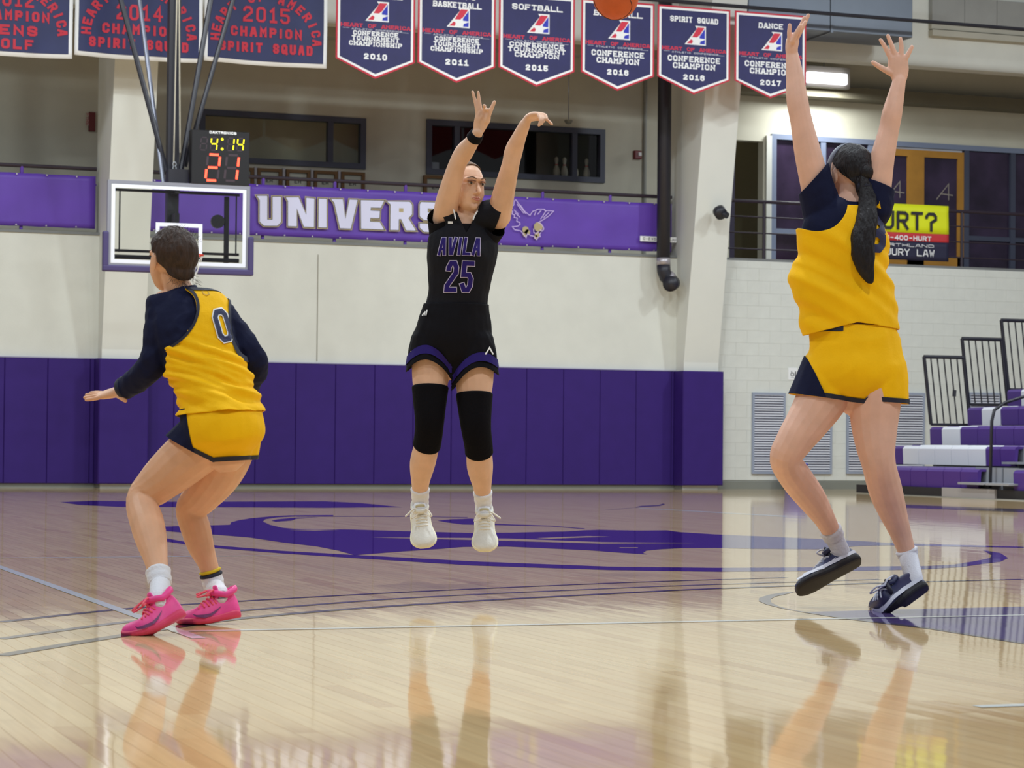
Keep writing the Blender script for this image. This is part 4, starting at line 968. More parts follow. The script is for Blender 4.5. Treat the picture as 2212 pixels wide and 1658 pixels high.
def solid(parts, voxel=.006, smooth=6, fac=.5):
    """fuse overlapping closed shapes into one continuous skin -> V, T, N"""
    g = G()
    for V, Fc in parts: g.add(V, Fc)
    me = bpy.data.meshes.new('tmp'); me.from_pydata([tuple(v) for v in g.V], [], g.F); me.update()
    bm = bmesh.new(); bm.from_mesh(me); bmesh.ops.recalc_face_normals(bm, faces=bm.faces); bm.to_mesh(me); bm.free()
    o = bpy.data.objects.new('tmp', me); COL.objects.link(o)
    r = o.modifiers.new('r', 'REMESH'); r.mode = 'VOXEL'; r.voxel_size = voxel
    if smooth: q = o.modifiers.new('s', 'SMOOTH'); q.factor = fac; q.iterations = smooth
    dg = bpy.context.evaluated_depsgraph_get(); dg.update(); ev = o.evaluated_get(dg); em_ = ev.to_mesh()
    em_.calc_loop_triangles()
    V = np.empty(len(em_.vertices)*3); em_.vertices.foreach_get('co', V); V = V.reshape(-1, 3)
    T = np.empty(len(em_.loop_triangles)*3, dtype=np.int32); em_.loop_triangles.foreach_get('vertices', T); T = T.reshape(-1, 3)
    ev.to_mesh_clear(); bpy.data.objects.remove(o); bpy.data.meshes.remove(me)
    return V, T
def normals(V, T):
    fn = np.cross(V[T[:, 1]]-V[T[:, 0]], V[T[:, 2]]-V[T[:, 0]]); N = np.zeros_like(V)
    for k in range(3): np.add.at(N, T[:, k], fn)
    return N/(np.linalg.norm(N, axis=1)[:, None]+1e-12)
def clip(V, T, g):
    """keep g >= 0, cutting triangles exactly at the border"""
    V = list(V); s = g >= 0; cnt = s[T].sum(1); keep = [tuple(t) for t in T[cnt == 3]]; cache = {}
    def cut(i, j):
        k = (i, j) if i < j else (j, i)
        if k not in cache:
            t = g[i]/(g[i]-g[j]); V.append(V[i]*(1-t)+V[j]*t); cache[k] = len(V)-1
        return cache[k]
    for t in T[(cnt > 0) & (cnt < 3)]:
        t = list(t); p = [i for i in range(3) if s[t[i]]]
        if len(p) == 1:
            a, b, c = t[p[0]], t[(p[0]+1) % 3], t[(p[0]+2) % 3]; keep.append((a, cut(a, b), cut(a, c)))
        else:
            q = [i for i in range(3) if not s[t[i]]][0]; a, b, c = t[q], t[(q+1) % 3], t[(q+2) % 3]; x, y = cut(a, b), cut(a, c)
            keep += [(x, b, c), (x, c, y)]
    V = np.array(V); T = np.array(keep, dtype=int)
    if len(T) == 0: return V[:0], T
    u, inv = np.unique(T.ravel(), return_inverse=True)
    return V[u], inv.reshape(-1, 3)
def skin_obj(name, V, T, m, parent, thick_=0.0, **k):
    off = parent_loc(parent)
    me = bpy.data.meshes.new(name); nv = len(V); nt_ = len(T)
    me.vertices.add(nv); me.vertices.foreach_set('co', (np.asarray(V)-off).ravel())
    me.loops.add(nt_*3); me.loops.foreach_set('vertex_index', np.asarray(T).ravel().astype(np.int32))
    me.polygons.add(nt_); me.polygons.foreach_set('loop_start', np.arange(0, nt_*3, 3, dtype=np.int32))
    me.polygons.foreach_set('use_smooth', [True]*nt_); me.update(calc_edges=True); me.validate()
    me.materials.append(m); o = bpy.data.objects.new(name, me); COL.objects.link(o); o.parent = parent
    if thick_: md = o.modifiers.new('t', 'SOLIDIFY'); md.thickness = thick_; md.offset = -1
    tag(o, **k); return o
def folds(V, N, amp, freq, seed=0, warp=None):
    out = np.empty(len(V)); 
    f = np.array(freq)
    for i, v in enumerate(V):
        q = Vector((v[0]*f[0]+seed, v[1]*f[1], v[2]*f[2])); a = noise.noise(q); b = noise.noise(q*2.3+Vector((5, 1, 3)))
        out[i] = (1-abs(a)*2.2)*.6+b*.5
    return V+N*(out*amp)[:, None]
def project_text(g, strips, o, ex, ey, fwd, bvh, lift=.003, step=.012):
    """lay 2D strips on a curved garment by casting along fwd"""
    V2, Fc = strips; o, ex, ey, fwd = [np.array(a, float) for a in (o, ex, ey, fwd)]
    for f in Fc:
        q = [np.array(V2[i]) for i in f]
        if len(q) == 3: q.append(q[2])
        n1 = max(1, int(np.ceil(max(np.linalg.norm(q[3]-q[0]), np.linalg.norm(q[2]-q[1]))/step))); n2 = max(1, int(np.ceil(np.linalg.norm(q[1]-q[0])/step)))
        W_ = []; ok = True
        for a in range(n1+1):
            for b in range(n2+1):
                u, v = a/n1, b/n2; p = (q[0]*(1-v)+q[1]*v)*(1-u)+(q[3]*(1-v)+q[2]*v)*u; P3 = o+ex*p[0]+ey*p[1]
                h = bvh.ray_cast(Vector(P3-fwd*.6), Vector(fwd))
                if h[0] is None: ok = False; W_.append(P3); continue
                W_.append(np.array(h[0])-fwd*(lift+(q[0][2] if len(q[0]) > 2 else 0)))
        if ok: g.add(W_, [(a*(n2+1)+b, a*(n2+1)+b+1, (a+1)*(n2+1)+b+1, (a+1)*(n2+1)+b) for a in range(n1) for b in range(n2)])
def bvh_of(V, T): return BVHTree.FromPolygons([tuple(v) for v in V], [tuple(int(i) for i in t) for t in T])
def unit(v): v = np.array(v, float); return v/np.linalg.norm(v)

def skin_mat(name, rgb, red=(214, 140, 120)):
    m = mat(name, rgb, .5, var=.07, vscale=14, bump=.05, bscale=120, spec=.35); b = m.node_tree.nodes['Principled BSDF']
    b.inputs['Subsurface Weight'].default_value = .12; b.inputs['Subsurface Radius'].default_value = (.02, .008, .005); b.inputs['Subsurface Scale'].default_value = .5
    return m
HAIRBUMP = dict(bump=.9, bscale=1.0)
def hair_mat(name, rgb, rough=.5):
    m = mat(name, rgb, rough, var=.35, vscale=1.0, bump=.8, bscale=1.0, stretch=(90, 90, 25), spec=.3)
    return m

class Fig:
    """a figure: joints given in the photo plane with a depth offset (metres, + is away)"""
    def __init__(s, t0): s.t0 = t0; s.limbs = {}; s.t = t0
    def J(s, p): return dep(p[0], p[1], s.t0+(p[2] if len(p) > 2 else 0))
    def limb(s, name, pts, ra, rb=None, ref=None, n=16):
        s.limbs[name] = ([s.J(p) for p in pts], list(ra), list(rb) if rb is not None else list(ra), ref, n)
    def get(s, name, add=0.0, scale=1.0, lo=None, hi=None):
        P, a, b, ref, n = s.limbs[name]
        if lo is None: return loft(P, [q*scale+add for q in a], [q*scale+add for q in b], ref, n)
        A = catmull(np.column_stack([np.array(P), a, b]), 12); i0, i1 = int(lo*12), int(hi*12)+1; A = A[i0:i1]
        return loft(A[:, :3], A[:, 3]*scale+add, A[:, 4]*scale+add, ref, n, k=1, caps=False)
    def section(s, name, lo, hi, add, n=24, ribs=0.0):
        """open sleeve-like tube hugging a limb between two positions, closed by rims"""
        P, a, b, ref, _ = s.limbs[name]; A = catmull(np.column_stack([np.array(P), a, b]), 16); i0, i1 = int(lo*16), int(hi*16)+1; A = A[i0:i1]
        ad = np.array([add+(ribs*math.sin(i*1.3) if ribs else 0) for i in range(len(A))])
        ad[0] -= add*.8; ad[-1] -= add*.8
        return loft(A[:, :3], A[:, 3]+ad, A[:, 4]+ad, ref, n, k=1, caps=False)
def head_parts(c, fwd, up, s=1.0):
    c = np.array(c); f = unit(fwd); u = unit(np.array(up)-f*(np.array(up)@f)); r = np.cross(f, u)
    q = lambda x, y, z: c+s*(r*x+f*y+u*z)
    P = [ellipsoid(q(0, -.012, .022), (r*.074*s, f*.092*s, u*.088*s)), ellipsoid(q(0, .026, -.022), (r*.066*s, f*.062*s, u*.088*s)),
         ellipsoid(q(0, .030, -.068), (r*.052*s, f*.048*s, u*.040*s)), ellipsoid(q(0, .067, -.088), (r*.020*s, f*.018*s, u*.016*s)),
         loft([q(0, .086, .012), q(0, .098, -.008), q(0, .108, -.026)], [.0065*s, .008*s, .010*s]), ellipsoid(q(.010, .092, -.030), (r*.007*s, f*.009*s, u*.006*s)), ellipsoid(q(-.010, .092, -.030), (r*.007*s, f*.009*s, u*.006*s)),
         loft([q(-.045, .062, .028), q(-.02, .083, .032), q(.02, .083, .032), q(.045, .062, .028)], [.010*s]*4),
         ellipsoid(q(0, .083, -.055), (r*.022*s, f*.012*s, u*.011*s))]
    for sg in (-1, 1):
        P.append(ellipsoid(q(sg*.034, .046, -.030), (r*.026*s, f*.028*s, u*.030*s)))
        P.append(ellipsoid(q(sg*.077, -.012, -.010), ((r*.007+f*.004*sg)*s, f*.018*s, u*.030*s)))
    return P, q, (r, f, u)
def face_features(fig, root, q, ax, s=1.0, lipc=(186, 118, 106), brow=(96, 70, 52)):
    r, f, u = ax
    ew = mat('eye_white', (188, 176, 166), .4); ei = mat('eye_dark', (52, 40, 34), .2)
    for sg in (-1, 1):
        e = ellipsoid(q(sg*.030, .0775, .012), (r*.0115*s, f*.0098*s, u*.0058*s), 14, 8); o = mesh_obj('eye', *e, ew, root, True)
        i_ = ellipsoid(q(sg*.030+.002, .0862, .0122), (r*.0058*s, f*.003*s, u*.0062*s), 12, 6); mesh_obj('iris', *i_, ei, o, True)
        V, Fc = loft([q(sg*.014, .0905, .0215), q(sg*.030, .0885, .0235), q(sg*.046, .078, .0195)], [.0026*s]*3, None, None, 8); mesh_obj('eyelid', V, Fc, mat('lid_brown', (128, 90, 76), .6), root, True)  # eyelid strip in a brown deeper than the skin
        V, Fc = loft([q(sg*.014, .0955, .034), q(sg*.032, .0915, .039), q(sg*.050, .074, .034)], [.0020*s, .0024*s, .0012*s], None, None, 8); mesh_obj('eyebrow', V, Fc, mat('brow_'+str(brow[0]), brow, .8), root, True)
    V, Fc = loft([q(-.021, .0845, -.0545), q(-.008, .0935, -.0515), q(0, .0945, -.0525), q(.008, .0935, -.0515), q(.021, .0845, -.0545)], [.0015*s, .0034*s, .003*s, .0034*s, .0015*s], None, None, 8)
    V2, F2 = loft([q(-.019, .0845, -.0575), q(0, .0945, -.0605), q(.019, .0845, -.0575)], [.0015*s, .0042*s, .0015*s], None, None, 8)
    n = len(V); mesh_obj('lips', V+V2, Fc+[tuple(i+n for i in ff) for ff in F2], mat('lip_'+str(lipc[0]), lipc, .45), root, True)

def shoe(root, heel, ball, toe, up, cols, label=None, w=.052, laces=True, h=1.0, swoosh=None, lace_side=1):
    """heel, ball, toe: points along the underside; up: direction out of the top"""
    heel, ball, toe = [np.array(a, float) for a in (heel, ball, toe)]
    main, solem, lacem, accm = cols
    P = catmull(np.array([heel, heel*.45+ball*.55, ball, toe]), 12); L = np.concatenate([[0], np.cumsum(np.linalg.norm(np.diff(P, axis=0), axis=1))]); L /= L[-1]
    T = np.gradient(P, axis=0); T /= np.linalg.norm(T, axis=1)[:, None]
    def at(s): return np.array([np.interp(s, L, P[:, k]) for k in range(3)]), unit([np.interp(s, L, T[:, k]) for k in range(3)])
    S_ = [0, .03, .08, .16, .25, .34, .44, .54, .64, .74, .84, .92, .97, 1.0]
    Wd = [.45, .62, .72, .76, .76, .76, .78, .84, .94, 1.0, .98, .84, .62, .35]
    Ht = [.062, .092, .108, .108, .102, .096, .090, .080, .066, .056, .050, .042, .034, .026]
    Sq = [.020, .030, .034, .034, .030, .028, .028, .028, .028, .026, .024, .024, .022, .018]
    def frame_(s):
        c, t = at(s); u = unit(np.array(up)-t*(np.array(up)@t)); return c, t, u, np.cross(t, u)
    n = 20; V = []; Vs = []
    for s, wd, ht, st in zip(S_, Wd, Ht, Sq):
        c, t, u, r = frame_(s)
        for i in range(n):
            a = 2*math.pi*i/n; ca, sa = math.cos(a), math.sin(a)
            x = math.copysign(abs(ca)**.8, ca)*w*wd*(1 if sa < 0 else (1-.30*sa*(1 if s < .6 else .4))); z = st*.8+(ht*h-st*.8)*(max(sa, 0)**.9); z -= .008*(-min(sa, 0))
            V.append(c+r*x+u*z)
        for x, z in ((-.86, 0), (-.3, 0), (.3, 0), (.86, 0), (1.06, st*.35), (1.06, st*.8), (.98, st), (-.98, st), (-1.06, st*.8), (-1.06, st*.35)):
            Vs.append(c+r*x*w*wd*1.04+u*z)
    def grid(V, n, m): return [(n*i+j, n*i+(j+1) % n, n*i+n+(j+1) % n, n*i+n+j) for i in range(m-1) for j in range(n)]+[tuple(range(n))[::-1], tuple(range(n*(m-1), n*m))]
    # collar dip
    sh = mesh_obj('shoe', V, grid(V, n, len(S_)), main, root, True); 
    if label: sh['label'] = label
    md = sh.modifiers.new('s', 'SUBSURF'); md.levels = 1; md.render_levels = 1
    so = mesh_obj('sole', Vs, grid(Vs, 10, len(S_)), solem, sh, False)
    b = so.modifiers.new('s', 'SUBSURF'); b.levels = b.render_levels = 1
    c, t, u, r = frame_(.30); 
    V1, F1 = loft([frame_(.33)[0]+frame_(.33)[2]*.075*h, frame_(.30)[0]+frame_(.30)[2]*.105*h, frame_(.30)[0]+frame_(.30)[2]*.128*h], [.026, .026, .022], [.010, .008, .006], r, 12); mesh_obj('tongue', V1, F1, accm, sh, True)
    # heel collar
    c0, t0_, u0, r0 = frame_(.20); ring = [c0+t0_*(.050*math.cos(a))+r0*(.037*math.sin(a))+u0*(.092+.018*abs(math.cos(a)))*h for a in np.linspace(0, 2*math.pi, 17)[:-1]]
    Vr, Fr = [], []
    for i, p in enumerate(ring):
        a = 2*math.pi*i/16; d = t0_*math.cos(a)+r0*math.sin(a)
        for j in range(6): b_ = 2*math.pi*j/6; Vr.append(p+d*.009*math.cos(b_)+u0*.013*math.sin(b_))
    Fr = [(6*i+j, 6*i+(j+1) % 6, 6*((i+1) % 16)+(j+1) % 6, 6*((i+1) % 16)+j) for i in range(16) for j in range(6)]
    mesh_obj('collar', Vr, Fr, main, sh, True)
    if laces:
        def top(s, x):
            c, t, u, r = frame_(s); ht = np.interp(s, S_, Ht)*h; wd = np.interp(s, S_, Wd)*w; k = x/wd
            return c+r*x+u*(ht*max(1-k*k, 0)**.5*.98+.003)
        for s in (.36, .42, .48, .54, .60):
            V1, F1 = loft([top(s, -.026), top(s+.02, 0), top(s, .026)], [.0035]*3, None, None, 6); mesh_obj('lace', V1, F1, lacem, sh, True)
        k0 = top(.34, 0)+frame_(.34)[2]*.008; c, t, u, r = frame_(.34)
        for sg, ln, out in ((1, .075, .05), (-1, .075, .05)):
            V1, F1 = loft([k0, k0+r*sg*out*.6+u*.012+t*.01, k0+r*sg*out+t*ln*.6-u*.0, k0+r*sg*out*.7+t*ln*.5-u*.004, k0+t*.006], [.0038]*5, None, None, 6); mesh_obj('lace', V1, F1, lacem, sh, True)
        V1, F1 = loft([k0, k0+r*.03*lace_side+u*.014, k0+r*.075*lace_side+u*.006+t*.035], [.004, .004, .0045], None, None, 6); mesh_obj('lace', V1, F1, lacem, sh, True)
    if swoosh:
        for side, m_ in swoosh:
            g = G(); 
            def sp(s, z, lift=.0035):
                c, t, u, r = frame_(s); wd = np.interp(s, S_, Wd)*w; ht = np.interp(s, S_, Ht)*h; st = np.interp(s, S_, Sq)*.8
                sa = min(max((z-st)/(ht-st), 0.02), .98)**(1/.9); x = (1-sa*sa)**.4*wd*(1-.30*sa*(1 if s < .6 else .4)); return c+r*side*(x+lift)+u*z
            cv = [(.64, .038, .001), (.61, .031, .004), (.56, .029, .006), (.50, .032, .0052), (.42, .040, .0038), (.30, .053, .001)]
            A = [sp(a, b_+wq) for a, b_, wq in cv]; Bq = [sp(a, b_-wq) for a, b_, wq in cv]
            V_ = []; 
            for p, q_ in zip(A, Bq): V_ += [p, q_]
            g.add(V_, [(2*i, 2*i+1, 2*i+3, 2*i+2) for i in range(len(cv)-1)]); g.obj('swoosh', m_, sh)
    return sh

# ------------------------------------------------------------ the shooter
skA = skin_mat('skin_warm', (222, 180, 152))
blackc = mat('black_cloth', (15, 14, 20), .8, bump=.25, bscale=25, spec=.15)
blackc2 = mat('black_undershirt', (14, 13, 19), .8, spec=.15)
purc = mat('purple_stripe', (38, 24, 104), .7, spec=.2)
f = Fig(11.3)
R1 = R0
sRef = unit(R0+FH*.12)
f.limb('torso', [(978,790),(978,768),(979,735),(983,695),(988,650),(993,600),(998,550),(1003,510),(1007,482)], [.075,.145,.165,.152,.128,.134,.150,.142,.075], [.08,.110,.122,.115,.098,.108,.120,.095,.060], sRef, 24)
f.limb('neck', [(1006,492),(1010,462),(1012,430)], [.056,.052,.052])
f.limb('trapL', [(1003,478),(966,470,-.01)], [.055,.058]); f.limb('trapR', [(1012,474),(1074,462,-.01)], [.055,.058])
f.limb('armL', [(962,474,0),(965,440,-.06),(975,400,-.12),(988,355,-.18),(1003,328,-.22),(1018,308,-.27),(1032,286,-.32)], [.062,.056,.050,.042,.044,.035,.0255])
f.limb('armR', [(1076,468,0),(1084,435,-.05),(1092,400,-.10),(1103,355,-.17),(1110,325,-.20),(1121,297,-.25),(1134,268,-.30)], [.062,.056,.050,.042,.043,.034,.026])
hh = [-.30]
f.limb('palmL', [(1034,282,-.32),(1038,268,-.33),(1043,254,-.34),(1041,242,-.34)], [.026,.034,.038,.032], [.018,.016,.015,.012], R0)
FG = [[(1032,247),(1027,222),(1021,198)],[(1039,244),(1036,221),(1033,199)],[(1046,246),(1047,230,-.02),(1045,228,-.05)],[(1052,250),(1054,238,-.02),(1049,236,-.055)],[(1050,262),(1058,243,-.02),(1068,220,-.03)]]
for i, q in enumerate(FG): f.limb('fL%d' % i, [(p[0], p[1], -.34+(p[2] if len(p) > 2 else 0)) for p in q], [.0098, .0085, .0070] if i < 4 else [.014, .0110, .0085], n=10)
f.limb('palmR', [(1134,268,-.30),(1142,255,-.31),(1153,249,-.33),(1167,248,-.35)], [.028,.036,.040,.036], [.022,.020,.017,.013], FH)
FG = [[(1166,248,-.33),(1180,257,-.36),(1192,268,-.38)],[(1167,246,-.355),(1178,249,-.39),(1181,257,-.42)],[(1166,247,-.375),(1173,256,-.41),(1170,268,-.42)],[(1164,249,-.39),(1168,259,-.42),(1164,271,-.42)],[(1150,256,-.31),(1162,256,-.29),(1174,262,-.29)]]
for i, q in enumerate(FG): f.limb('fR%d' % i, q, [.0098, .0085, .0070] if i < 4 else [.014, .0110, .0085], n=10)
f.limb('legL', [(938,742,0),(931,800,-.02),(929,850,-.04),(928,905,-.06),(924,950,-.02),(913,1000,.05),(908,1045,.12),(908,1088,.18)], [.100,.092,.078,.064,.060,.062,.043,.034])
f.limb('legR', [(1017,742,0),(1024,805,-.02),(1025,860,-.04),(1028,920,-.06),(1034,965,-.02),(1037,1010,.05),(1042,1055,.12),(1045,1096,.18)], [.100,.095,.080,.066,.061,.063,.043,.034])
hc = f.J((1009,404,-.01)); hf = unit(-FH*.84+R0*.54-ZU*.05)
HP, hq, hax = head_parts(hc, hf, ZU+R0*.05, 1.07)
root = empty('person', tuple(f.J((980,1000))), label='leaping player in black number 25 jersey, both arms raised after a shot', cat='person')
body_parts = [f.get(k) for k in f.limbs]+HP
# feet inside the shoes
V, T = solid(body_parts, .0036, 4)
skin_obj('body', V, T, skA, root)
face_features(f, root, hq, hax, 1.07)
# hair pulled back tight with a knot behind
hr = hair_mat('hair_light_brown', (112, 84, 62))
c0 = hq(0, -.012, .022); r_, f_, u_ = hax
V, T = solid([ellipsoid(c0, (r_*.0835, f_*.103, u_*.101), 24, 16)], .004, 2)
y_ = (V-c0)@f_; z_ = (V-c0)@u_
V, T = clip(V, T, np.minimum((z_-.052)+(.02-y_)*.95, z_+.075)); V = folds(V, normals(V, T), .0012, (30, 30, 8)); skin_obj('hair', V, T, hr, root, .004)
V, T = solid([ellipsoid(hq(0, -.105, .06), (r_*.04, f_*.035, u_*.04))], .004, 1); V = folds(V, normals(V, T), .004, (30, 30, 30)); skin_obj('hair_bun', V, T, hr, root)
# undershirt, jersey, shorts
V, T = solid([f.get('torso', .008), f.get('trapL', .012), f.get('trapR', .012), f.get('armL', .009), f.get('armR', .009), loft([f.J((951,512)), f.J((951,470,-.02)), f.J((955,440,-.05))], [.050, .062, .066]), loft([f.J((1058,512)), f.J((1072,478,-.02)), f.J((1083,445,-.05))], [.050, .062, .066])], .006, 5)
N = normals(V, T)
sA, sB = f.J((957,432,-.09)), f.J((1089,424,-.08)); dA, dB = unit(f.J((988,355,-.18))-f.J((962,474,0))), unit(f.J((1103,355,-.17))-f.J((1076,468,0)))
tiltA = unit(dA+R0*.45-FH*.2); tiltB = unit(dB-R0*.55-FH*.2)
nk = f.J((1010,468,0)); upn = unit(f.J((1012,430))-f.J((1006,492)))
g_ = np.minimum(-((V-sA)@tiltA), -((V-sB)@tiltB))
inl = np.minimum(g_, np.where(np.linalg.norm(V-nk, axis=1) < .12, -((V-nk)@unit(upn+(-FH)*.55)), 1))
V2, T2 = clip(V, T, np.minimum(inl, (V-f.J((988,690)))@ZU)); V2 = folds(V2, normals(V2, T2), .004, (14, 14, 9)); skin_obj('undershirt', V2, T2, blackc2, root, .002)
V, T = solid([f.get('torso', .017), f.get('trapL', .018), f.get('trapR', .018), f.get('armL', .015, lo=None)], .006, 6)
V, T = solid([f.get('torso', .017), f.get('trapL', .017), f.get('trapR', .017)], .006, 6)
dl = np.linalg.norm((V-f.J((948,478))), axis=1)-.083; dr_ = np.linalg.norm((V-f.J((1092,470))), axis=1)-.083
neckp = f.J((1008,484,-.08)); 
vneck = np.where(((V-neckp)@(-FH) > -.07), (np.abs((V-neckp)@R0)-.028)*1.2-(((V-neckp)@ZU)+.02)*.55, 1)
hem = (V-f.J((985,662)))@ZU
gg = np.minimum(np.minimum(dl, dr_), np.minimum(np.where((V@ZU) > neckp@ZU-.09, vneck+.02, 1), hem))
Vj, Tj = clip(V, T, gg); Vj = folds(Vj, normals(Vj, Tj), .005, (10, 10, 7), 3); jr = skin_obj('jersey', Vj, Tj, mat('charcoal_jersey', (20, 20, 27), .8, spec=.2, bump=.2, bscale=60), root, .003)
bv = bvh_of(Vj, Tj); fw_ = FH
def jersey_text(txt, pxy, h, fit, st, outw, name='number', fill=purc, edge=mat('jersey_outline', (196, 186, 214), .5), yaw=0.0, bv=bv, par=jr, tilt=0.0, t=11.3, slant=0.0, lift=.003, space=.18):
    o = dep(pxy[0], pxy[1], t); ex = unit(R0*math.cos(tilt)+ZU*math.sin(tilt)); ey = unit(ZU*math.cos(tilt)-R0*math.sin(tilt))
    V0, F0, tw = text2d(txt, h, h*.62, h*space, st, 0, slant=slant); s = fit/tw
    V0, F0, _ = text2d(txt, h, h*.62*s, h*space*s, st, 0, slant=slant)
    if outw:
        V1, F1, _ = text2d(txt, h, h*.62*s, h*space*s, st, outw, slant=slant); g = G(); project_text(g, (V1, F1), o, ex, ey, fw_, bv, lift); g.obj('number_edge', edge, par)
    g = G(); project_text(g, (V0, F0), o, ex, ey, fw_, bv, lift+.0022); g.obj(name, fill, par)
jersey_text('25', (990,634), .145, .130, .021, .0036, slant=.10)
jersey_text('AVILA', (992,556), .085, .200, .0125, .0028, name='lettering', slant=.12, space=.12)
g = G(); V2, Fc = thick([(-.006, 0), (.006, 0)], .012); project_text(g, (V2, Fc), dep(974,484,11.3), R0, ZU, FH, bv, .003)
g.obj('chest_mark', white, jr)
# white collar piping
for sg, pa, pb in ((-1, (976,444), (984,472)), (1, (1031,456), (1022,474))):
    A = [f.J((pa[0], pa[1], -.075)), f.J(((pa[0]+pb[0])/2-sg, (pa[1]+pb[1])/2, -.10)), f.J((pb[0], pb[1], -.115))]
    V, Fc = loft(A, [.0038]*3, None, None, 8); mesh_obj('collar_piping', V, Fc, white, jr, True)
V, T = solid([f.get('torso', .022), loft([f.J((936,735,-.01)), f.J((929,790,-.025)), f.J((928,850,-.045))], [.108, .110, .100]), loft([f.J((1018,735,-.01)), f.J((1024,790,-.025)), f.J((1026,850,-.045))], [.108, .112, .104])], .006, 4)
wl = (f.J((985,657))-V)@ZU
xm = (V-f.J((977,800)))@R0
xl = (V-f.J((928,803)))@R0/.095; xr = (V-f.J((1024,812)))@R0/.095
cL = (V-f.J((928,806)))@ZU-.060*np.clip(1-(xl+.15)**2, -.4, 1)
cRr = (V-f.J((1024,822)))@ZU-.055*np.clip(1-(xr-.2)**2, -.4, 1)-xr*.020
hemz = np.where(xm < 0, cL, cRr)
gs = np.minimum(wl, hemz)
N = normals(V, T)
fl = np.clip(1-np.abs(hemz)/.06, 0, 1)[:, None]
V = V+N*fl*.006
Vs_, Ts_ = clip(V, T, gs); sh_ = skin_obj('shorts', folds(Vs_, normals(Vs_, Ts_), .006, (9, 9, 6), 8), Ts_, blackc, root, .003)
bS = bvh_of(Vs_, Ts_)
# purple bands round the leg openings
N2 = normals(V, T); band = np.minimum(np.minimum(hemz-.028, .070-hemz), wl)
band = np.minimum(band, np.where((V-f.J((978,760)))@(-FH) > -.2, 1, -1))
Vb, Tb = clip(V+N2*.006, T, band); skin_obj('purple_band', Vb, Tb, purc, sh_)
g = G(); V2, Fc = thick([(-.018, 0), (0, .03), (.016, .002)], .007); project_text(g, (V2, Fc), dep(1058,766,11.3), R0, ZU, FH, bS, .009)
V2, Fc = thick([(-.004, 0), (.004, 0)], .012); project_text(g, (V2, Fc), dep(889,762,11.3), R0, ZU, FH, bS, .009)
for k in range(3): V2, Fc = thick([(-.014+.009*k, 0), (-.010+.009*k, .008+.007*k)], .006); project_text(g, (V2, Fc), dep(920,682,11.3), R0, ZU, FH, bS, .009)
g.obj('shorts_mark', white, sh_)
# waistband, wristband, knee sleeves, socks, shoes
V, Fc = f.section('armL', 5.35, 5.93, .007); mesh_obj('wristband', V, Fc, blackc, root, True)
kn = mat('black_knit', (14, 13, 18), .85, spec=.1, bump=.3, bscale=70)
for nm, lo, hi in (('legL', 1.72, 4.32), ('legR', 1.83, 4.32)):
    V, Fc = f.section(nm, lo, hi, .007); o = mesh_obj('knee_sleeve', V, Fc, kn, root, True)
    c = f.J((923,930,-.13)) if nm == 'legL' else f.J((1040,963,-.1))
wsock = mat('white_sock', (226, 226, 232), .8, bump=.4, bscale=90)
for nm, lo in (('legL', 6.2), ('legR', 6.15)):
    V, Fc = f.section(nm, lo, 7.0, .006, ribs=.0012); s_ = mesh_obj('sock', V, Fc, wsock, root, True)
    p, n_ = (f.J((897,1069,.05)), R0) if nm == 'legL' else (f.J((1056,1072,.05)), R0)
    V, Fc = f.section(nm, lo+.28, lo+.34, .0085); mesh_obj('sock_seam', V, Fc, mat('sock_grey', (168, 168, 176), .8), s_, True)
wsh = mat('shoe_cream', (226, 224, 216), .6, bump=.3, bscale=60); wso = mat('shoe_sole_cream', (232, 226, 198), .5); wl_ = mat('lace_cream', (232, 226, 212), .7); wa = mat('tongue_beige', (196, 190, 160), .7)
upA = unit(-FH*.75+ZU*.62)
for hp_, tp, sx in (((906,1109,.255), (918,1185,.075), 1), ((1046,1118,.255), (1048,1193,.075), -1)):
    H_, T_ = f.J(hp_), f.J(tp); Bm = H_*.28+T_*.72-upA*.004
    shoe(root, H_, Bm, T_, upA, (wsh, wso, wl_, wa), w=.060, h=1.05, lace_side=sx)
    V, Fc = loft([H_*.8+T_*.2+upA*.10, H_*.8+T_*.2+upA*.05], [.036, .034]); mesh_obj('sock', V, Fc, wsock, root, True)

# ------------------------------------------------------------ crouching defender, seen from behind
skB = skin_mat('skin_light', (222, 172, 138))
yel = mat('yellow_cloth', (250, 192, 4), .7, spec=.2, var=.04, vscale=6, bump=.12, bscale=160)
nav = mat('navy_knit', (16, 21, 52), .8, spec=.2, bump=.2, bscale=40)
navd = mat('navy_trim', (24, 26, 46), .7)
f = Fig(8.6)
ref = unit(R0*.93+FH*.30)
f.limb('torso', [(488,975,0),(486,952,.0),(482,922,.0),(474,885,.02),(457,820,.05),(435,764,.08),(416,710,.11),(398,665,.13),(388,636,.14)], [.080,.128,.136,.130,.122,.134,.148,.130,.065], [.09,.125,.135,.115,.100,.108,.108,.088,.055], ref, 24)
f.limb('neck', [(390,645,.14),(382,615,.14),(375,590,.145)], [.056,.050,.050])
f.limb('trapL', [(385,650,.13),(356,662,.12)], [.05,.060]); f.limb('trapR', [(400,655,.15),(468,683,.16)], [.052,.060])
f.limb('armL', [(357,672,.12),(346,722,.09),(332,780,.08),(312,806,.11),(288,826,.15),(262,842,.20)], [.062,.052,.044,.042,.036,.027])
f.limb('armR', [(472,690,.16),(515,735,.16),(549,782,.17),(543,815,.25),(533,838,.34)], [.060,.050,.043,.040,.028])
f.limb('palmL', [(264,842,.20),(248,847,.22),(230,851,.24),(219,853,.25)], [.030,.036,.040,.036], [.022,.019,.016,.012], unit(FH+ZU*.25))
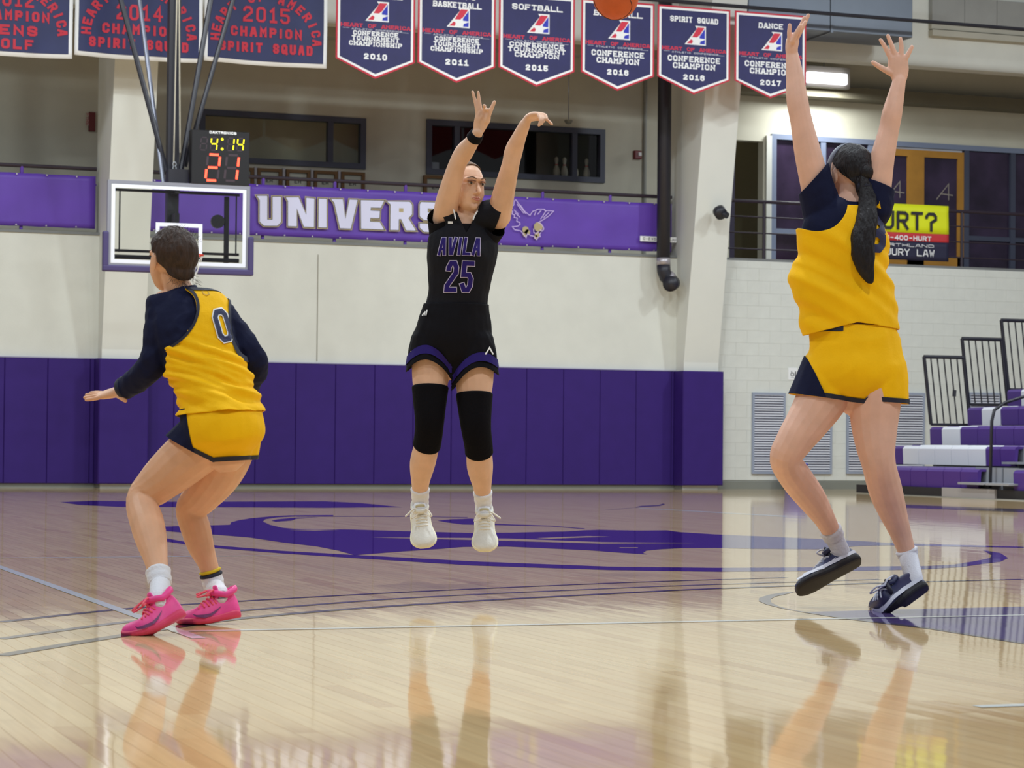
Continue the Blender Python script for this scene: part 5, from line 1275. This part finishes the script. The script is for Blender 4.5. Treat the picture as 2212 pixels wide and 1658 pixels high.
FG = [[(224,855,.215),(206,860,.21),(186,863,.21)],[(222,853,.235),(202,856,.24),(183,858,.245)],[(220,851,.255),(203,852,.265),(187,852,.275)],[(222,849,.275),(208,848,.29),(196,848,.30)],[(252,850,.20),(262,858,.17),(271,865,.165)]]
for i, q in enumerate(FG): f.limb('fL%d' % i, q, [.0098, .0085, .0070] if i < 4 else [.014, .0110, .0085], n=10)
f.limb('palmR', [(533,838,.34),(526,850,.40),(520,858,.43)], [.030,.038,.034], [.020,.016,.012], R0)
for i in range(4): f.limb('fR%d' % i, [(511+6*i,858,.43),(508+6*i,874,.45),(508+6*i,888,.45)], [.0105, .0095, .0080], n=10)
f.limb('fR4', [(512,850,.40),(500,858,.40),(494,868,.41)], [.013, .011, .009], n=10)
f.limb('legL', [(462,938,.0),(425,970,.03),(378,1010,.05),(333,1050,.07),(307,1082,.06),(318,1130,-.02),(328,1170,-.08),(338,1215,-.15),(346,1262,-.21)], [.098,.098,.090,.074,.060,.062,.056,.041,.035])
f.limb('legR', [(508,935,.06),(494,985,.11),(468,1030,.17),(432,1075,.23),(412,1100,.25),(424,1145,.26),(434,1180,.27),(450,1220,.28),(463,1268,.29)], [.088,.086,.082,.068,.057,.056,.050,.037,.033])
root = empty('person', tuple(onZ(400,1350)), label='crouching defender in yellow number 0 jersey over navy long sleeves, pink shoes', cat='person')
hc = f.J((371,562,.16)); hf = unit(FH*.80-R0*.58)
HP, hq, hax = head_parts(hc, hf, ZU-R0*.02, 1.06)
V, T = solid([f.get(k) for k in f.limbs]+HP, .0036, 4); skin_obj('body', V, T, skB, root)
face_features(f, root, hq, hax, 1.06)
hb_ = hair_mat('hair_dark_brown', (58, 42, 34), .55)
c0 = hq(0, -.012, .022); r_, f_, u_ = hax
V, T = solid([ellipsoid(c0, (r_*.088, f_*.108, u_*.103), 24, 16), ellipsoid(hq(0, -.056, -.045), (r_*.060, f_*.042, u_*.055))], .004, 3)
y_ = (V-c0)@f_; z_ = (V-c0)@u_; x_ = np.abs((V-c0)@r_)
V, T = clip(V, T, np.minimum((z_-.045)+(.03-y_)*1.35-np.where((x_ > .062) & (z_ < .0) & (y_ > -.025), .07, 0), z_+.128)); V = folds(V, normals(V, T), .0045, (38, 38, 10), 2); hobj = skin_obj('hair', V, T, hb_, root, .004)
g = G()
rr = random.Random(3)
for i in range(150):
    a = rr.uniform(-1.2, 1.2); base = c0+u_*.085*math.cos(a)+r_*.075*math.sin(a)-f_*rr.uniform(-.02, .08)
    if rr.random() < .35: base = hq(rr.uniform(-.05, .05), -.085, rr.uniform(-.09, -.05))
    d = unit((base-c0)+r_*rr.uniform(-.05, .05)-f_*.02); e_ = base+d*rr.uniform(.01, .03)+r_*rr.uniform(-.02, .02)
    V_, F_ = loft([base, (base+e_)/2+u_*rr.uniform(-.004, .006), e_], [.0007, .0006, .0003], None, None, 3, 2, False); g.add(V_, F_)
o = g.obj('stray_hairs', hb_, root); o['kind'] = 'stuff'
# undershirt with long sleeves
V, T = solid([f.get('torso', .008), f.get('trapL', .010), f.get('trapR', .010), f.get('armL', .009), f.get('armR', .009)], .006, 4)
wr_ = f.J((268,838,.19)); wd_ = unit(f.J((262,842,.20))-f.J((288,826,.15))); w2_ = f.J((535,834,.33)); wd2 = unit(f.J((533,838,.34))-f.J((543,815,.25)))
nkb = f.J((384,626,.14)); upn = unit(f.J((375,590,.145))-f.J((390,645,.14)))
gA = np.where(np.linalg.norm(V-wr_, axis=1) < .12, -((V-wr_)@wd_), 1); gB = np.where(np.linalg.norm(V-w2_, axis=1) < .09, -((V-w2_)@wd2), 1); gC = -((V-nkb)@upn)
gC = np.where(np.linalg.norm(V-nkb, axis=1) < .14, gC, 1)
Vu, Tu = clip(V, T, np.minimum(np.minimum(np.minimum(gA, gB), gC), np.where(V[:, 2] < 1.15, (V-f.J((470,765)))@ZU+np.where((V-f.J((370,800)))@R0 < 0, 9, 0)+np.where(((V-f.J((515,800)))@R0 > 0) & ((V-f.J((531,800,.07)))@FH+np.clip((V-f.J((545,800)))@R0, 0, .05)*3 > 0), 9, 0), 1))); Vu = folds(Vu, normals(Vu, Tu), .007, (13, 13, 13), 5); skin_obj('undershirt', Vu, Tu, nav, root, .002)
V, Fc = f.section('armL', 4.55, 4.86, .014); mesh_obj('sleeve_cuff', V, Fc, navd, root, True)
# jersey
V, T = solid([f.get('torso', .024), f.get('trapL', .019), f.get('trapR', .019)], .006, 3)
shL, shR = f.J((362,690,.06)), f.J((488,705,.16))
axn = unit(ref)
def el(V, c, ru, rz_, d): q = V-c; return np.sqrt(((q@axn)/ru)**2+((q@unit(f.J((398,665))-f.J((457,820))))/rz_)**2)*ru-ru+0*d
dl = el(V, f.J((345,694,.1)), .112, .108, 0); dr_ = el(V, f.J((527,694,.16)), .068, .13, 0)
hd = unit(f.J((435,764,.08))-f.J((480,885,.02))); hemb = (V-f.J((478,893,.02)))@unit(hd*.25+ZU)
colz = -((V-f.J((386,630,.13)))@unit(upn*.9+ref*.2))
gj = np.minimum(np.minimum(np.minimum(dl, dr_), (V-f.J((361,650)))@R0), np.minimum(hemb, colz))
Vj, Tj = clip(V, T, gj)
# horizontal bunching above the waist
Nj = normals(Vj, Tj); q = Vj-f.J((470,860,.02)); zz_ = q@ZU; xx_ = q@ref
wv = np.array([noise.noise(Vector((a*6+1, b*44+a*13, c*4))) for a, b, c in zip(xx_, zz_, q@FH)]); wgt = np.clip(1-np.abs(zz_-.05)/.22, 0, 1)
Vj = Vj+Nj*((wv*.028*wgt))[:, None]; Vj = folds(Vj, normals(Vj, Tj), .004, (9, 9, 14), 9)
jr = skin_obj('jersey', Vj, Tj, yel, root, .003)
for lo_, nm, src in ((0, 'armhole_trim', np.minimum(dl, dr_)), (0, 'collar_trim', colz)):
    Vt, Tt = clip(V+normals(V, T)*.005, T, np.minimum(gj+1e-5, .011-src)); skin_obj(nm, Vt, Tt, navd, jr)
bv = bvh_of(Vj, Tj)
fw_ = unit(FH*.93-R0*.35)
jersey_text('0', (484,738), .122, .066, .019, .005, t=8.65, tilt=math.radians(13), bv=bv, par=jr, fill=mat('number_navy', (30, 34, 78), .6), edge=white, lift=.005)
g = G()
for pl in ([(-.012, .006), (-.012, -.004), (0, -.010), (.012, -.004), (.012, .006)],): V2, Fc = thick(pl, .003); project_text(g, (V2, Fc), dep(440,633,8.7), R0, ZU, fw_, bv, .004)
g.obj('jersey_mark', mat('mark_olive', (190, 150, 20), .6), jr)
# shorts
V, T = solid([f.get('torso', .014), loft([f.J((462,938,0)), f.J((425,972,.03)), f.J((385,1008,.05))], [.115, .115, .112]), loft([f.J((506,935,.06)), f.J((500,980,.10)), f.J((488,1010,.13))], [.100, .098, .096])], .006, 4)
top_ = (f.J((478,880,.02))-V)@unit(hd*.25+ZU)
dLg = unit(f.J((385,1008,.05))-f.J((462,938,0))); hL = (f.J((407,980,.05))-V)@unit(dLg*.55-ZU*.75)*1.0
cutL = -((V-f.J((418,972,.02)))@unit(-ZU*.93-R0*.40+FH*.0)); cutR = ((V-f.J((505,994,.1)))@unit(ZU*1.0-R0*.06))
# split at the crotch plane
side = (V-f.J((474,985,.05)))@unit(R0*.96-ZU*.1)
hm = np.where(side < 0, cutL, cutR)
# hem line of the left leg runs from (360,945) to (470,997)
pa, pb = f.J((360,943,.0)), f.J((470,998,.0)); dd = unit(pb-pa); nn = unit(np.cross(dd, FH)); nn = nn if nn[2] > 0 else -nn
cutL = (V-pa)@nn; hm = np.where(side < 0, cutL, cutR)
gs = np.minimum(np.minimum(top_, hm), (V-f.J((480,1000,.05)))@ZU)
N = normals(V, T); 
inner = V
Vs_, Ts_ = clip(V, T, gs); 
sh_ = skin_obj('shorts', folds(Vs_, normals(Vs_, Ts_), .004, (8, 8, 8), 1), Ts_, yel, root, .003)
Vt, Tt = clip(V+N*.004, T, np.minimum(gs+1e-5, .016-hm)); skin_obj('hem_trim', Vt, Tt, navd, sh_)
# navy side panel: left of the line from (410,890) to (425,970)
pa, pb = f.J((409,888,.0)), f.J((428,976,.0)); dd = unit(pb-pa); nn = unit(np.cross(dd, FH)); nn = nn if nn@R0 < 0 else -nn
Vt, Tt = clip(V+N*.0045, T, np.minimum(gs, (V-pa)@nn)); skin_obj('side_panel', Vt, Tt, nav, sh_)
wsk = wsock
for nm, lo in (('legL', 7.32), ('legR', 7.35)):
    V, Fc = f.section(nm, lo, 8.0, .007, ribs=.0012); so_ = mesh_obj('sock', V, Fc, wsk, root, True)
    if nm == 'legR':
        V, Fc = f.section(nm, lo-.02, lo+.16, .009); mesh_obj('sock_band', V, Fc, navd, so_, True)
        V, Fc = f.section(nm, lo-.12, lo-.02, .008); mesh_obj('sock_top', V, Fc, mat('sock_yellow', (220, 190, 20), .7), so_, True)
pk = mat('shoe_pink', (240, 70, 150), .5, var=.10, vscale=18); pso = mat('shoe_sole_pink', (226, 66, 110), .5); pl_ = mat('lace_coral', (240, 90, 110), .6); pa_ = mat('tongue_pink', (244, 90, 170), .6)
mg = mat('swoosh_plum', (110, 40, 96), .5)
T_, B_ = onZ(276,1368), onZ(322,1372); B_ = B_+np.array([0, 0, .0]); tb = (B_-EYE)@FW
H_ = dep(402,1331,tb+.07)
shoe(root, H_, B_, T_, unit(ZU*.9+FH*.15-R0*.35), (pk, pso, pl_, pa_), w=.050, h=1.0, swoosh=[(-1, mg), (1, mg)])
V, Fc = loft([H_*.5+B_*.5+unit(ZU*.9+FH*.15-R0*.35)*.065, H_*.5+B_*.5+unit(ZU*.9+FH*.15-R0*.35)*.10, f.J((346,1262,-.21))], [.020, .030, .037]); mesh_obj('sock', V, Fc, wsk, root, True)
T_, B_ = onZ(390,1346), onZ(432,1349); tb = (B_-EYE)@FW; H_ = dep(519,1333,tb+.07)
shoe(root, H_, B_, T_, unit(ZU+FH*.1-R0*.05), (pk, pso, pl_, pa_), w=.048, h=1.0, swoosh=[(-1, mg), (1, mg)])
V, Fc = loft([H_*.52+B_*.48+unit(ZU+FH*.1-R0*.05)*.065, H_*.52+B_*.48+unit(ZU+FH*.1-R0*.05)*.10, f.J((463,1268,.29))], [.020, .030, .036]); mesh_obj('sock', V, Fc, wsk, root, True)

# ------------------------------------------------------------ defender with both arms up
skC = skin_mat('skin_pink', (226, 180, 158))
f = Fig(9.75)
ref = unit(R0*.97+FH*.2)
f.limb('torso', [(1852,858,0),(1850,832,0),(1848,795,0),(1846,745,0),(1836,690,.0),(1824,620,.0),(1818,550,.0),(1824,490,0),(1834,455,.01),(1842,432,.02)], [.085,.165,.182,.165,.150,.152,.165,.160,.115,.060], [.09,.125,.138,.122,.110,.110,.115,.105,.08,.055], ref, 24)
f.limb('neck', [(1842,445,.02),(1840,415,.03),(1838,395,.04)], [.058,.053,.052])
f.limb('trapL', [(1830,455),(1776,448)], [.055,.068]); f.limb('trapR', [(1845,450),(1892,435)], [.055,.066])
f.limb('armL', [(1778,462,0),(1762,400,-.02),(1745,330,-.03),(1731,262,-.03),(1722,215,-.02),(1717,165,-.0),(1711,118,.02)], [.070,.063,.056,.046,.045,.037,.027])
f.limb('armR', [(1886,452,0),(1895,400,-.0),(1905,345,.0),(1919,285,.01),(1927,245,.01),(1936,205,.02),(1943,172,.03)], [.068,.060,.052,.043,.042,.034,.027])
f.limb('palmL', [(1711,122,.02),(1710,104,.02),(1712,90,.02),(1714,82,.02)], [.025,.026,.028,.024], [.026,.036,.036,.030], R0)
FG = [[(1706,92,.0),(1705,72,-.01),(1706,54,-.01)],[(1714,88,.02),(1727,62,.02),(1738,38,.02)],[(1719,86,.04),(1733,60,.04),(1746,33,.04)],[(1717,88,-.0),(1729,66,-.01),(1740,48,-.01)],[(1712,90,-.02),(1721,70,-.035),(1729,56,-.04)]]
for i, q in enumerate(FG): f.limb('fL%d' % i, q, [.0115, .0100, .0085], n=10)
f.limb('palmR', [(1943,175,.03),(1942,158,.03),(1940,140,.03),(1940,124,.03)], [.029,.040,.044,.040], [.021,.018,.016,.013], R0)
FG = [[(1925,128),(1912,102),(1902,86)],[(1935,122),(1925,95),(1918,77)],[(1946,121),(1947,98),(1945,83)],[(1956,127),(1964,113),(1970,101)],[(1926,158),(1903,146),(1886,135)]]
for i, q in enumerate(FG): f.limb('fR%d' % i, [(p[0], p[1], .03) for p in q], [.0115, .0100, .0085] if i < 4 else [.015, .012, .0095], n=10)
f.limb('legL', [(1800,800,0),(1778,855,-.02),(1748,905,-.04),(1714,955,-.06),(1697,992,-.05),(1722,1035,.03),(1752,1075,.10),(1780,1118,.17),(1802,1160,.23)], [.112,.108,.092,.076,.066,.068,.062,.046,.037])
f.limb('legR', [(1890,800,0),(1890,860,-.02),(1889,915,-.03),(1892,965,-.05),(1899,1005,-.05),(1912,1055,.0),(1925,1095,.04),(1945,1150,.08),(1962,1200,.10)], [.112,.110,.098,.082,.070,.070,.062,.045,.036])
root = empty('person', tuple(onZ(1900,1322)), label='defender in plain yellow kit with long dark ponytail, both arms raised high', cat='person')
hc = f.J((1834,378,.06)); hf = unit(FH*.86-R0*.48)
HP, hq, hax = head_parts(hc, hf, ZU, 1.08)
V, T = solid([f.get(k) for k in f.limbs]+HP, .0036, 4); skin_obj('body', V, T, skC, root)
face_features(f, root, hq, hax, 1.08)
hd_ = hair_mat('hair_black', (26, 22, 26), .5)
c0 = hq(0, -.012, .022); r_, f_, u_ = hax
V, T = solid([ellipsoid(c0, (r_*.093, f_*.112, u_*.106), 24, 16), ellipsoid(hq(0, -.07, -.03), (r_*.06, f_*.04, u_*.06)), ellipsoid(hq(0, -.105, .0), (r_*.032, f_*.03, u_*.035))], .0045, 3)
y_ = (V-c0)@f_; z_ = (V-c0)@u_; x_ = np.abs((V-c0)@r_)
V, T = clip(V, T, np.minimum((z_-.045)+(.03-y_)*1.0-np.where((x_ > .06) & (z_ < -.01) & (y_ > -.03), .06, 0), z_+.12)); V = folds(V, normals(V, T), .002, (26, 26, 9), 2); skin_obj('hair', V, T, hd_, root, .004)
sheenV = []
for i in range(33):
    a = math.pi*(i/32*1.16-.08); p = c0+r_*.0935*math.cos(a)+u_*.1065*math.sin(a)+f_*(.030-.02*math.sin(a))
    sheenV.append(p)
V, Fc = loft(sheenV, [.017]*33, [.0035]*33, f_, 10, 1); mesh_obj('hair_sheen', V, Fc, mat('hair_sheen_grey', (84, 88, 104), .5), root, True)  # sheen on the hair, painted as a thin grey arc
V, T = solid([loft([f.J((1862,392,-.04)), f.J((1874,430,-.07)), f.J((1872,470,-.11)), f.J((1862,520,-.14)), f.J((1866,565,-.15)), f.J((1879,607,-.15))], [.030,.036,.044,.050,.042,.016], [.028,.030,.034,.036,.030,.012], R0)], .005, 2)
V = folds(V, normals(V, T), .006, (34, 34, 7), 2); skin_obj('ponytail', V, T, hd_, root)
V, Fc = loft([f.J((1864,398,-.04)), f.J((1868,410,-.05))], [.033, .034], None, None, 14, 2, False); mesh_obj('hair_tie', V, Fc, navd, root, True)
V, T = solid([f.get('torso', .010), f.get('trapL', .011), f.get('trapR', .011), f.get('armL', .012), f.get('armR', .012)], .006, 4)
pA, pB = f.J((1755,388)), f.J((1897,398)); dA = unit(f.J((1731,262))-f.J((1778,462))); dB = unit(f.J((1919,285))-f.J((1886,452)))
gA = -((V-pA)@unit(dA+R0*-.9)); gA = -((V-pA)@unit(ZU*.66-R0*.75)); gB = -((V-pB)@unit(ZU*.93+R0*.36))
gA = np.where((V-f.J((1830,420)))@R0 < 0, gA, 1); gB = np.where((V-f.J((1850,420)))@R0 > 0, gB, 1)
nkb = f.J((1841,440,.02)); gC = np.where(np.linalg.norm(V-nkb, axis=1) < .10, -((V-nkb)@ZU), 1)
Vu, Tu = clip(V, T, np.minimum(np.minimum(np.minimum(gA, gB), gC), (V-f.J((1840,660)))@ZU)); Vu = folds(Vu, normals(Vu, Tu), .005, (10, 10, 10), 5); skin_obj('undershirt', Vu, Tu, nav, root, .002)
# loose jersey
V, T = solid([f.get('torso', .030), f.get('trapL', .020), f.get('trapR', .020), loft([f.J((1842,730)), f.J((1826,660)), f.J((1812,590)), f.J((1812,530))], [.205, .202, .198, .180], [.150, .145, .138, .12], ref, 24)], .007, 5)
spn = unit(f.J((1834,455))-f.J((1836,690)))
def el2(V, c, ru, rz_, ang): q = V-c; a = math.radians(ang); e1 = ref*math.cos(a)+ZU*math.sin(a); e2 = ZU*math.cos(a)-ref*math.sin(a); return np.sqrt(((q@e1)/ru)**2+((q@e2)/rz_)**2)*ru-ru
dl = el2(V, f.J((1755,428)), .112, .150, -12); dr_ = el2(V, f.J((1915,425)), .062, .115, 8)
pa, pb = f.J((1722,728)), f.J((1842,699)); hl = np.where(V@R0 < f.J((1842,700))@R0, (V-pb)@unit(np.cross(unit(pa-pb), FH)*np.sign(np.cross(unit(pa-pb), FH)[2])), (V-pb)@unit(ZU+R0*.12))
colz = -((V-f.J((1842,448,.0)))@ZU); colz = np.where(np.abs((V-f.J((1842,448)))@ref) < .075, colz, 1)
gj = np.minimum(np.minimum(dl, dr_), np.minimum(hl, colz))
Vj, Tj = clip(V, T, gj)
Nj = normals(Vj, Tj); q = Vj-f.J((1820,600)); zz_ = q@ZU; xx_ = q@ref
wv = np.array([noise.noise(Vector((a*3.2+b*2.0, b*15+a*8.5, c*3))) for a, b, c in zip(xx_, zz_, q@FH)])
Vj = Vj+Nj*(wv*.036*np.clip(1-np.abs(zz_+.02)/.34, .15, 1))[:, None]
jr = skin_obj('jersey', Vj, Tj, yel, root, .003)
bv = bvh_of(Vj, Tj); fw_ = unit(FH*.98-R0*.2)
jersey_text('3', (1868,550), .155, .125, .034, .0, t=9.75, bv=bv, par=jr, fill=MATS['number_navy'], lift=.006)
V, T = solid([f.get('torso', .026), loft([f.J((1802,790)), f.J((1785,840)), f.J((1768,880))], [.128, .134, .134]), loft([f.J((1893,790)), f.J((1896,840)), f.J((1898,880))], [.124, .126, .124])], .007, 5)
top_ = (f.J((1845,704))-V)@ZU; side = (V-f.J((1862,860)))@R0
pa, pb = f.J((1718,852)), f.J((1862,872)); dd = unit(pb-pa); nn = unit(np.cross(dd, FH)); nn = nn if nn[2] > 0 else -nn; cutL = (V-pa)@nn
pa, pb = f.J((1858,866)), f.J((1952,872)); dd = unit(pb-pa); nn = unit(np.cross(dd, FH)); nn = nn if nn[2] > 0 else -nn; cutR = (V-pa)@nn
hm = np.where(side < 0, cutL, cutR); gs = np.minimum(top_, hm); N = normals(V, T)
Vs_, Ts_ = clip(V, T, gs); sh_ = skin_obj('shorts', folds(Vs_, normals(Vs_, Ts_), .006, (8, 8, 8), 4), Ts_, yel, root, .003)
Vt, Tt = clip(V+N*.005, T, np.minimum(gs+1e-5, .019-hm)); skin_obj('hem_trim', Vt, Tt, navd, sh_)
pa, pb = f.J((1748,790)), f.J((1772,850)); dd = unit(pb-pa); nn = unit(np.cross(dd, FH)); nn = nn if nn@R0 < 0 else -nn
Vt, Tt = clip(V+N*.0055, T, np.minimum(gs, (V-pa)@nn)); skin_obj('side_panel', Vt, Tt, nav, sh_)
Vt, Tt = clip(V+N*.0045, T, np.minimum(.028-top_, np.minimum(top_, -((V-f.J((1812,700)))@R0)))); skin_obj('waistband', Vt, Tt, navd, sh_)
for nm, lo in (('legL', 7.55), ('legR', 7.65)):
    V, Fc = f.section(nm, lo, 8.0, .008, ribs=.0014); mesh_obj('sock', V, Fc, mat('grey_white_sock', (206, 206, 216), .8, bump=.4, bscale=90), root, True)
nsh = mat('shoe_navy', (38, 42, 80), .5); nso = mat('shoe_sole_black', (24, 22, 30), .6); nl = mat('lace_silver', (196, 198, 212), .5); na = mat('tongue_dark', (30, 30, 46), .6)
sil = mat('shoe_silver', (200, 202, 216), .45)
def side_panels(sh_, pts_list):
    pass
upL = unit(ZU*.66-R0*.42+FH*.62)
H_, T_ = f.J((1862,1212,.22)), f.J((1722,1280,.14)); B_ = H_*.30+T_*.70-upL*.006
sa = shoe(root, H_, B_, T_, upL, (nsh, nso, nl, na), w=.054, h=1.05, swoosh=[(-1, sil), (1, sil)])
V, Fc = loft([H_*.82+T_*.18+upL*.05, f.J((1802,1160,.23))], [.038, .040]); mesh_obj('sock', V, Fc, MATS['grey_white_sock'], root, True)
sb_ = (sa, H_, B_, T_, upL)
T2_, B2_ = onZ(1896,1312)+ZU*.016, onZ(1938,1324)+ZU*.018; tb = (B2_-EYE)@FW; H2_ = dep(2008,1268,tb+.02); upR = unit(ZU*.56-R0*.62+FH*.5)
sc2 = shoe(root, H2_, B2_, T2_, upR, (nsh, nso, nl, na), w=.054, h=1.05, swoosh=[(-1, sil), (1, sil)])
V, Fc = loft([H2_*.82+B2_*.18+upR*.05, f.J((1962,1200,.10))], [.038, .040]); mesh_obj('sock', V, Fc, MATS['grey_white_sock'], root, True)
# silver overlay round the midsole and toe of both shoes
for sh_, H, B_, T, up in ((sa, H_, B_, T_, upL), (sc2, H2_, B2_, T2_, upR)):
    P = catmull(np.array([H, H*.45+B_*.55, B_, T]), 8); Tn = np.gradient(P, axis=0); Tn /= np.linalg.norm(Tn, axis=1)[:, None]
    n_ = len(P); s_ = np.linspace(0, 1, n_); wd = np.interp(s_, [0, .1, .3, .5, .74, .92, 1], [.62, .74, .76, .82, 1.0, .84, .5])*.0555
    for sg in (-1, 1):
        V = []
        for i in range(1, n_-2):
            u = unit(np.array(up)-Tn[i]*(np.array(up)@Tn[i])); r = np.cross(Tn[i], u)
            V += [P[i]+r*sg*wd[i]*1.03+u*.028, P[i]+r*sg*wd[i]*(.98 if s_[i] < .6 else .9)+u*(.046 if s_[i] < .8 else .040)]
        mesh_obj('side_overlay', V, [(2*i, 2*i+1, 2*i+3, 2*i+2) for i in range(n_-4)], sil, sh_, True)

# ------------------------------------------------------------ the ball
bc = dep(1330, -7, 12.2)
ball = empty('basketball', tuple(bc), label='orange basketball in flight in front of the pennants', cat='ball')
V, Fc = ellipsoid(bc, (np.array([.119, 0, 0]), np.array([0, .119, 0]), np.array([0, 0, .119])), 40, 24); mesh_obj('ball_skin', V, Fc, mat('ball_orange', (206, 92, 34), .6, var=.06, vscale=20, bump=.4, bscale=300), ball, True)
def seam(fn):
    P = [bc+.1195*unit(fn(t)) for t in np.linspace(0, 2*math.pi, 49)]; V, Fc = loft(P, [.0018]*49, None, np.array([.31, .52, .8]), 6, 1, False); mesh_obj('seam', V, Fc, blackp, ball, True)
seam(lambda t: (math.cos(t), math.sin(t), .15)); seam(lambda t: (math.cos(t), .12, math.sin(t))); seam(lambda t: (.9*math.sin(2*t)*.6+.0, math.cos(t), math.sin(t)))
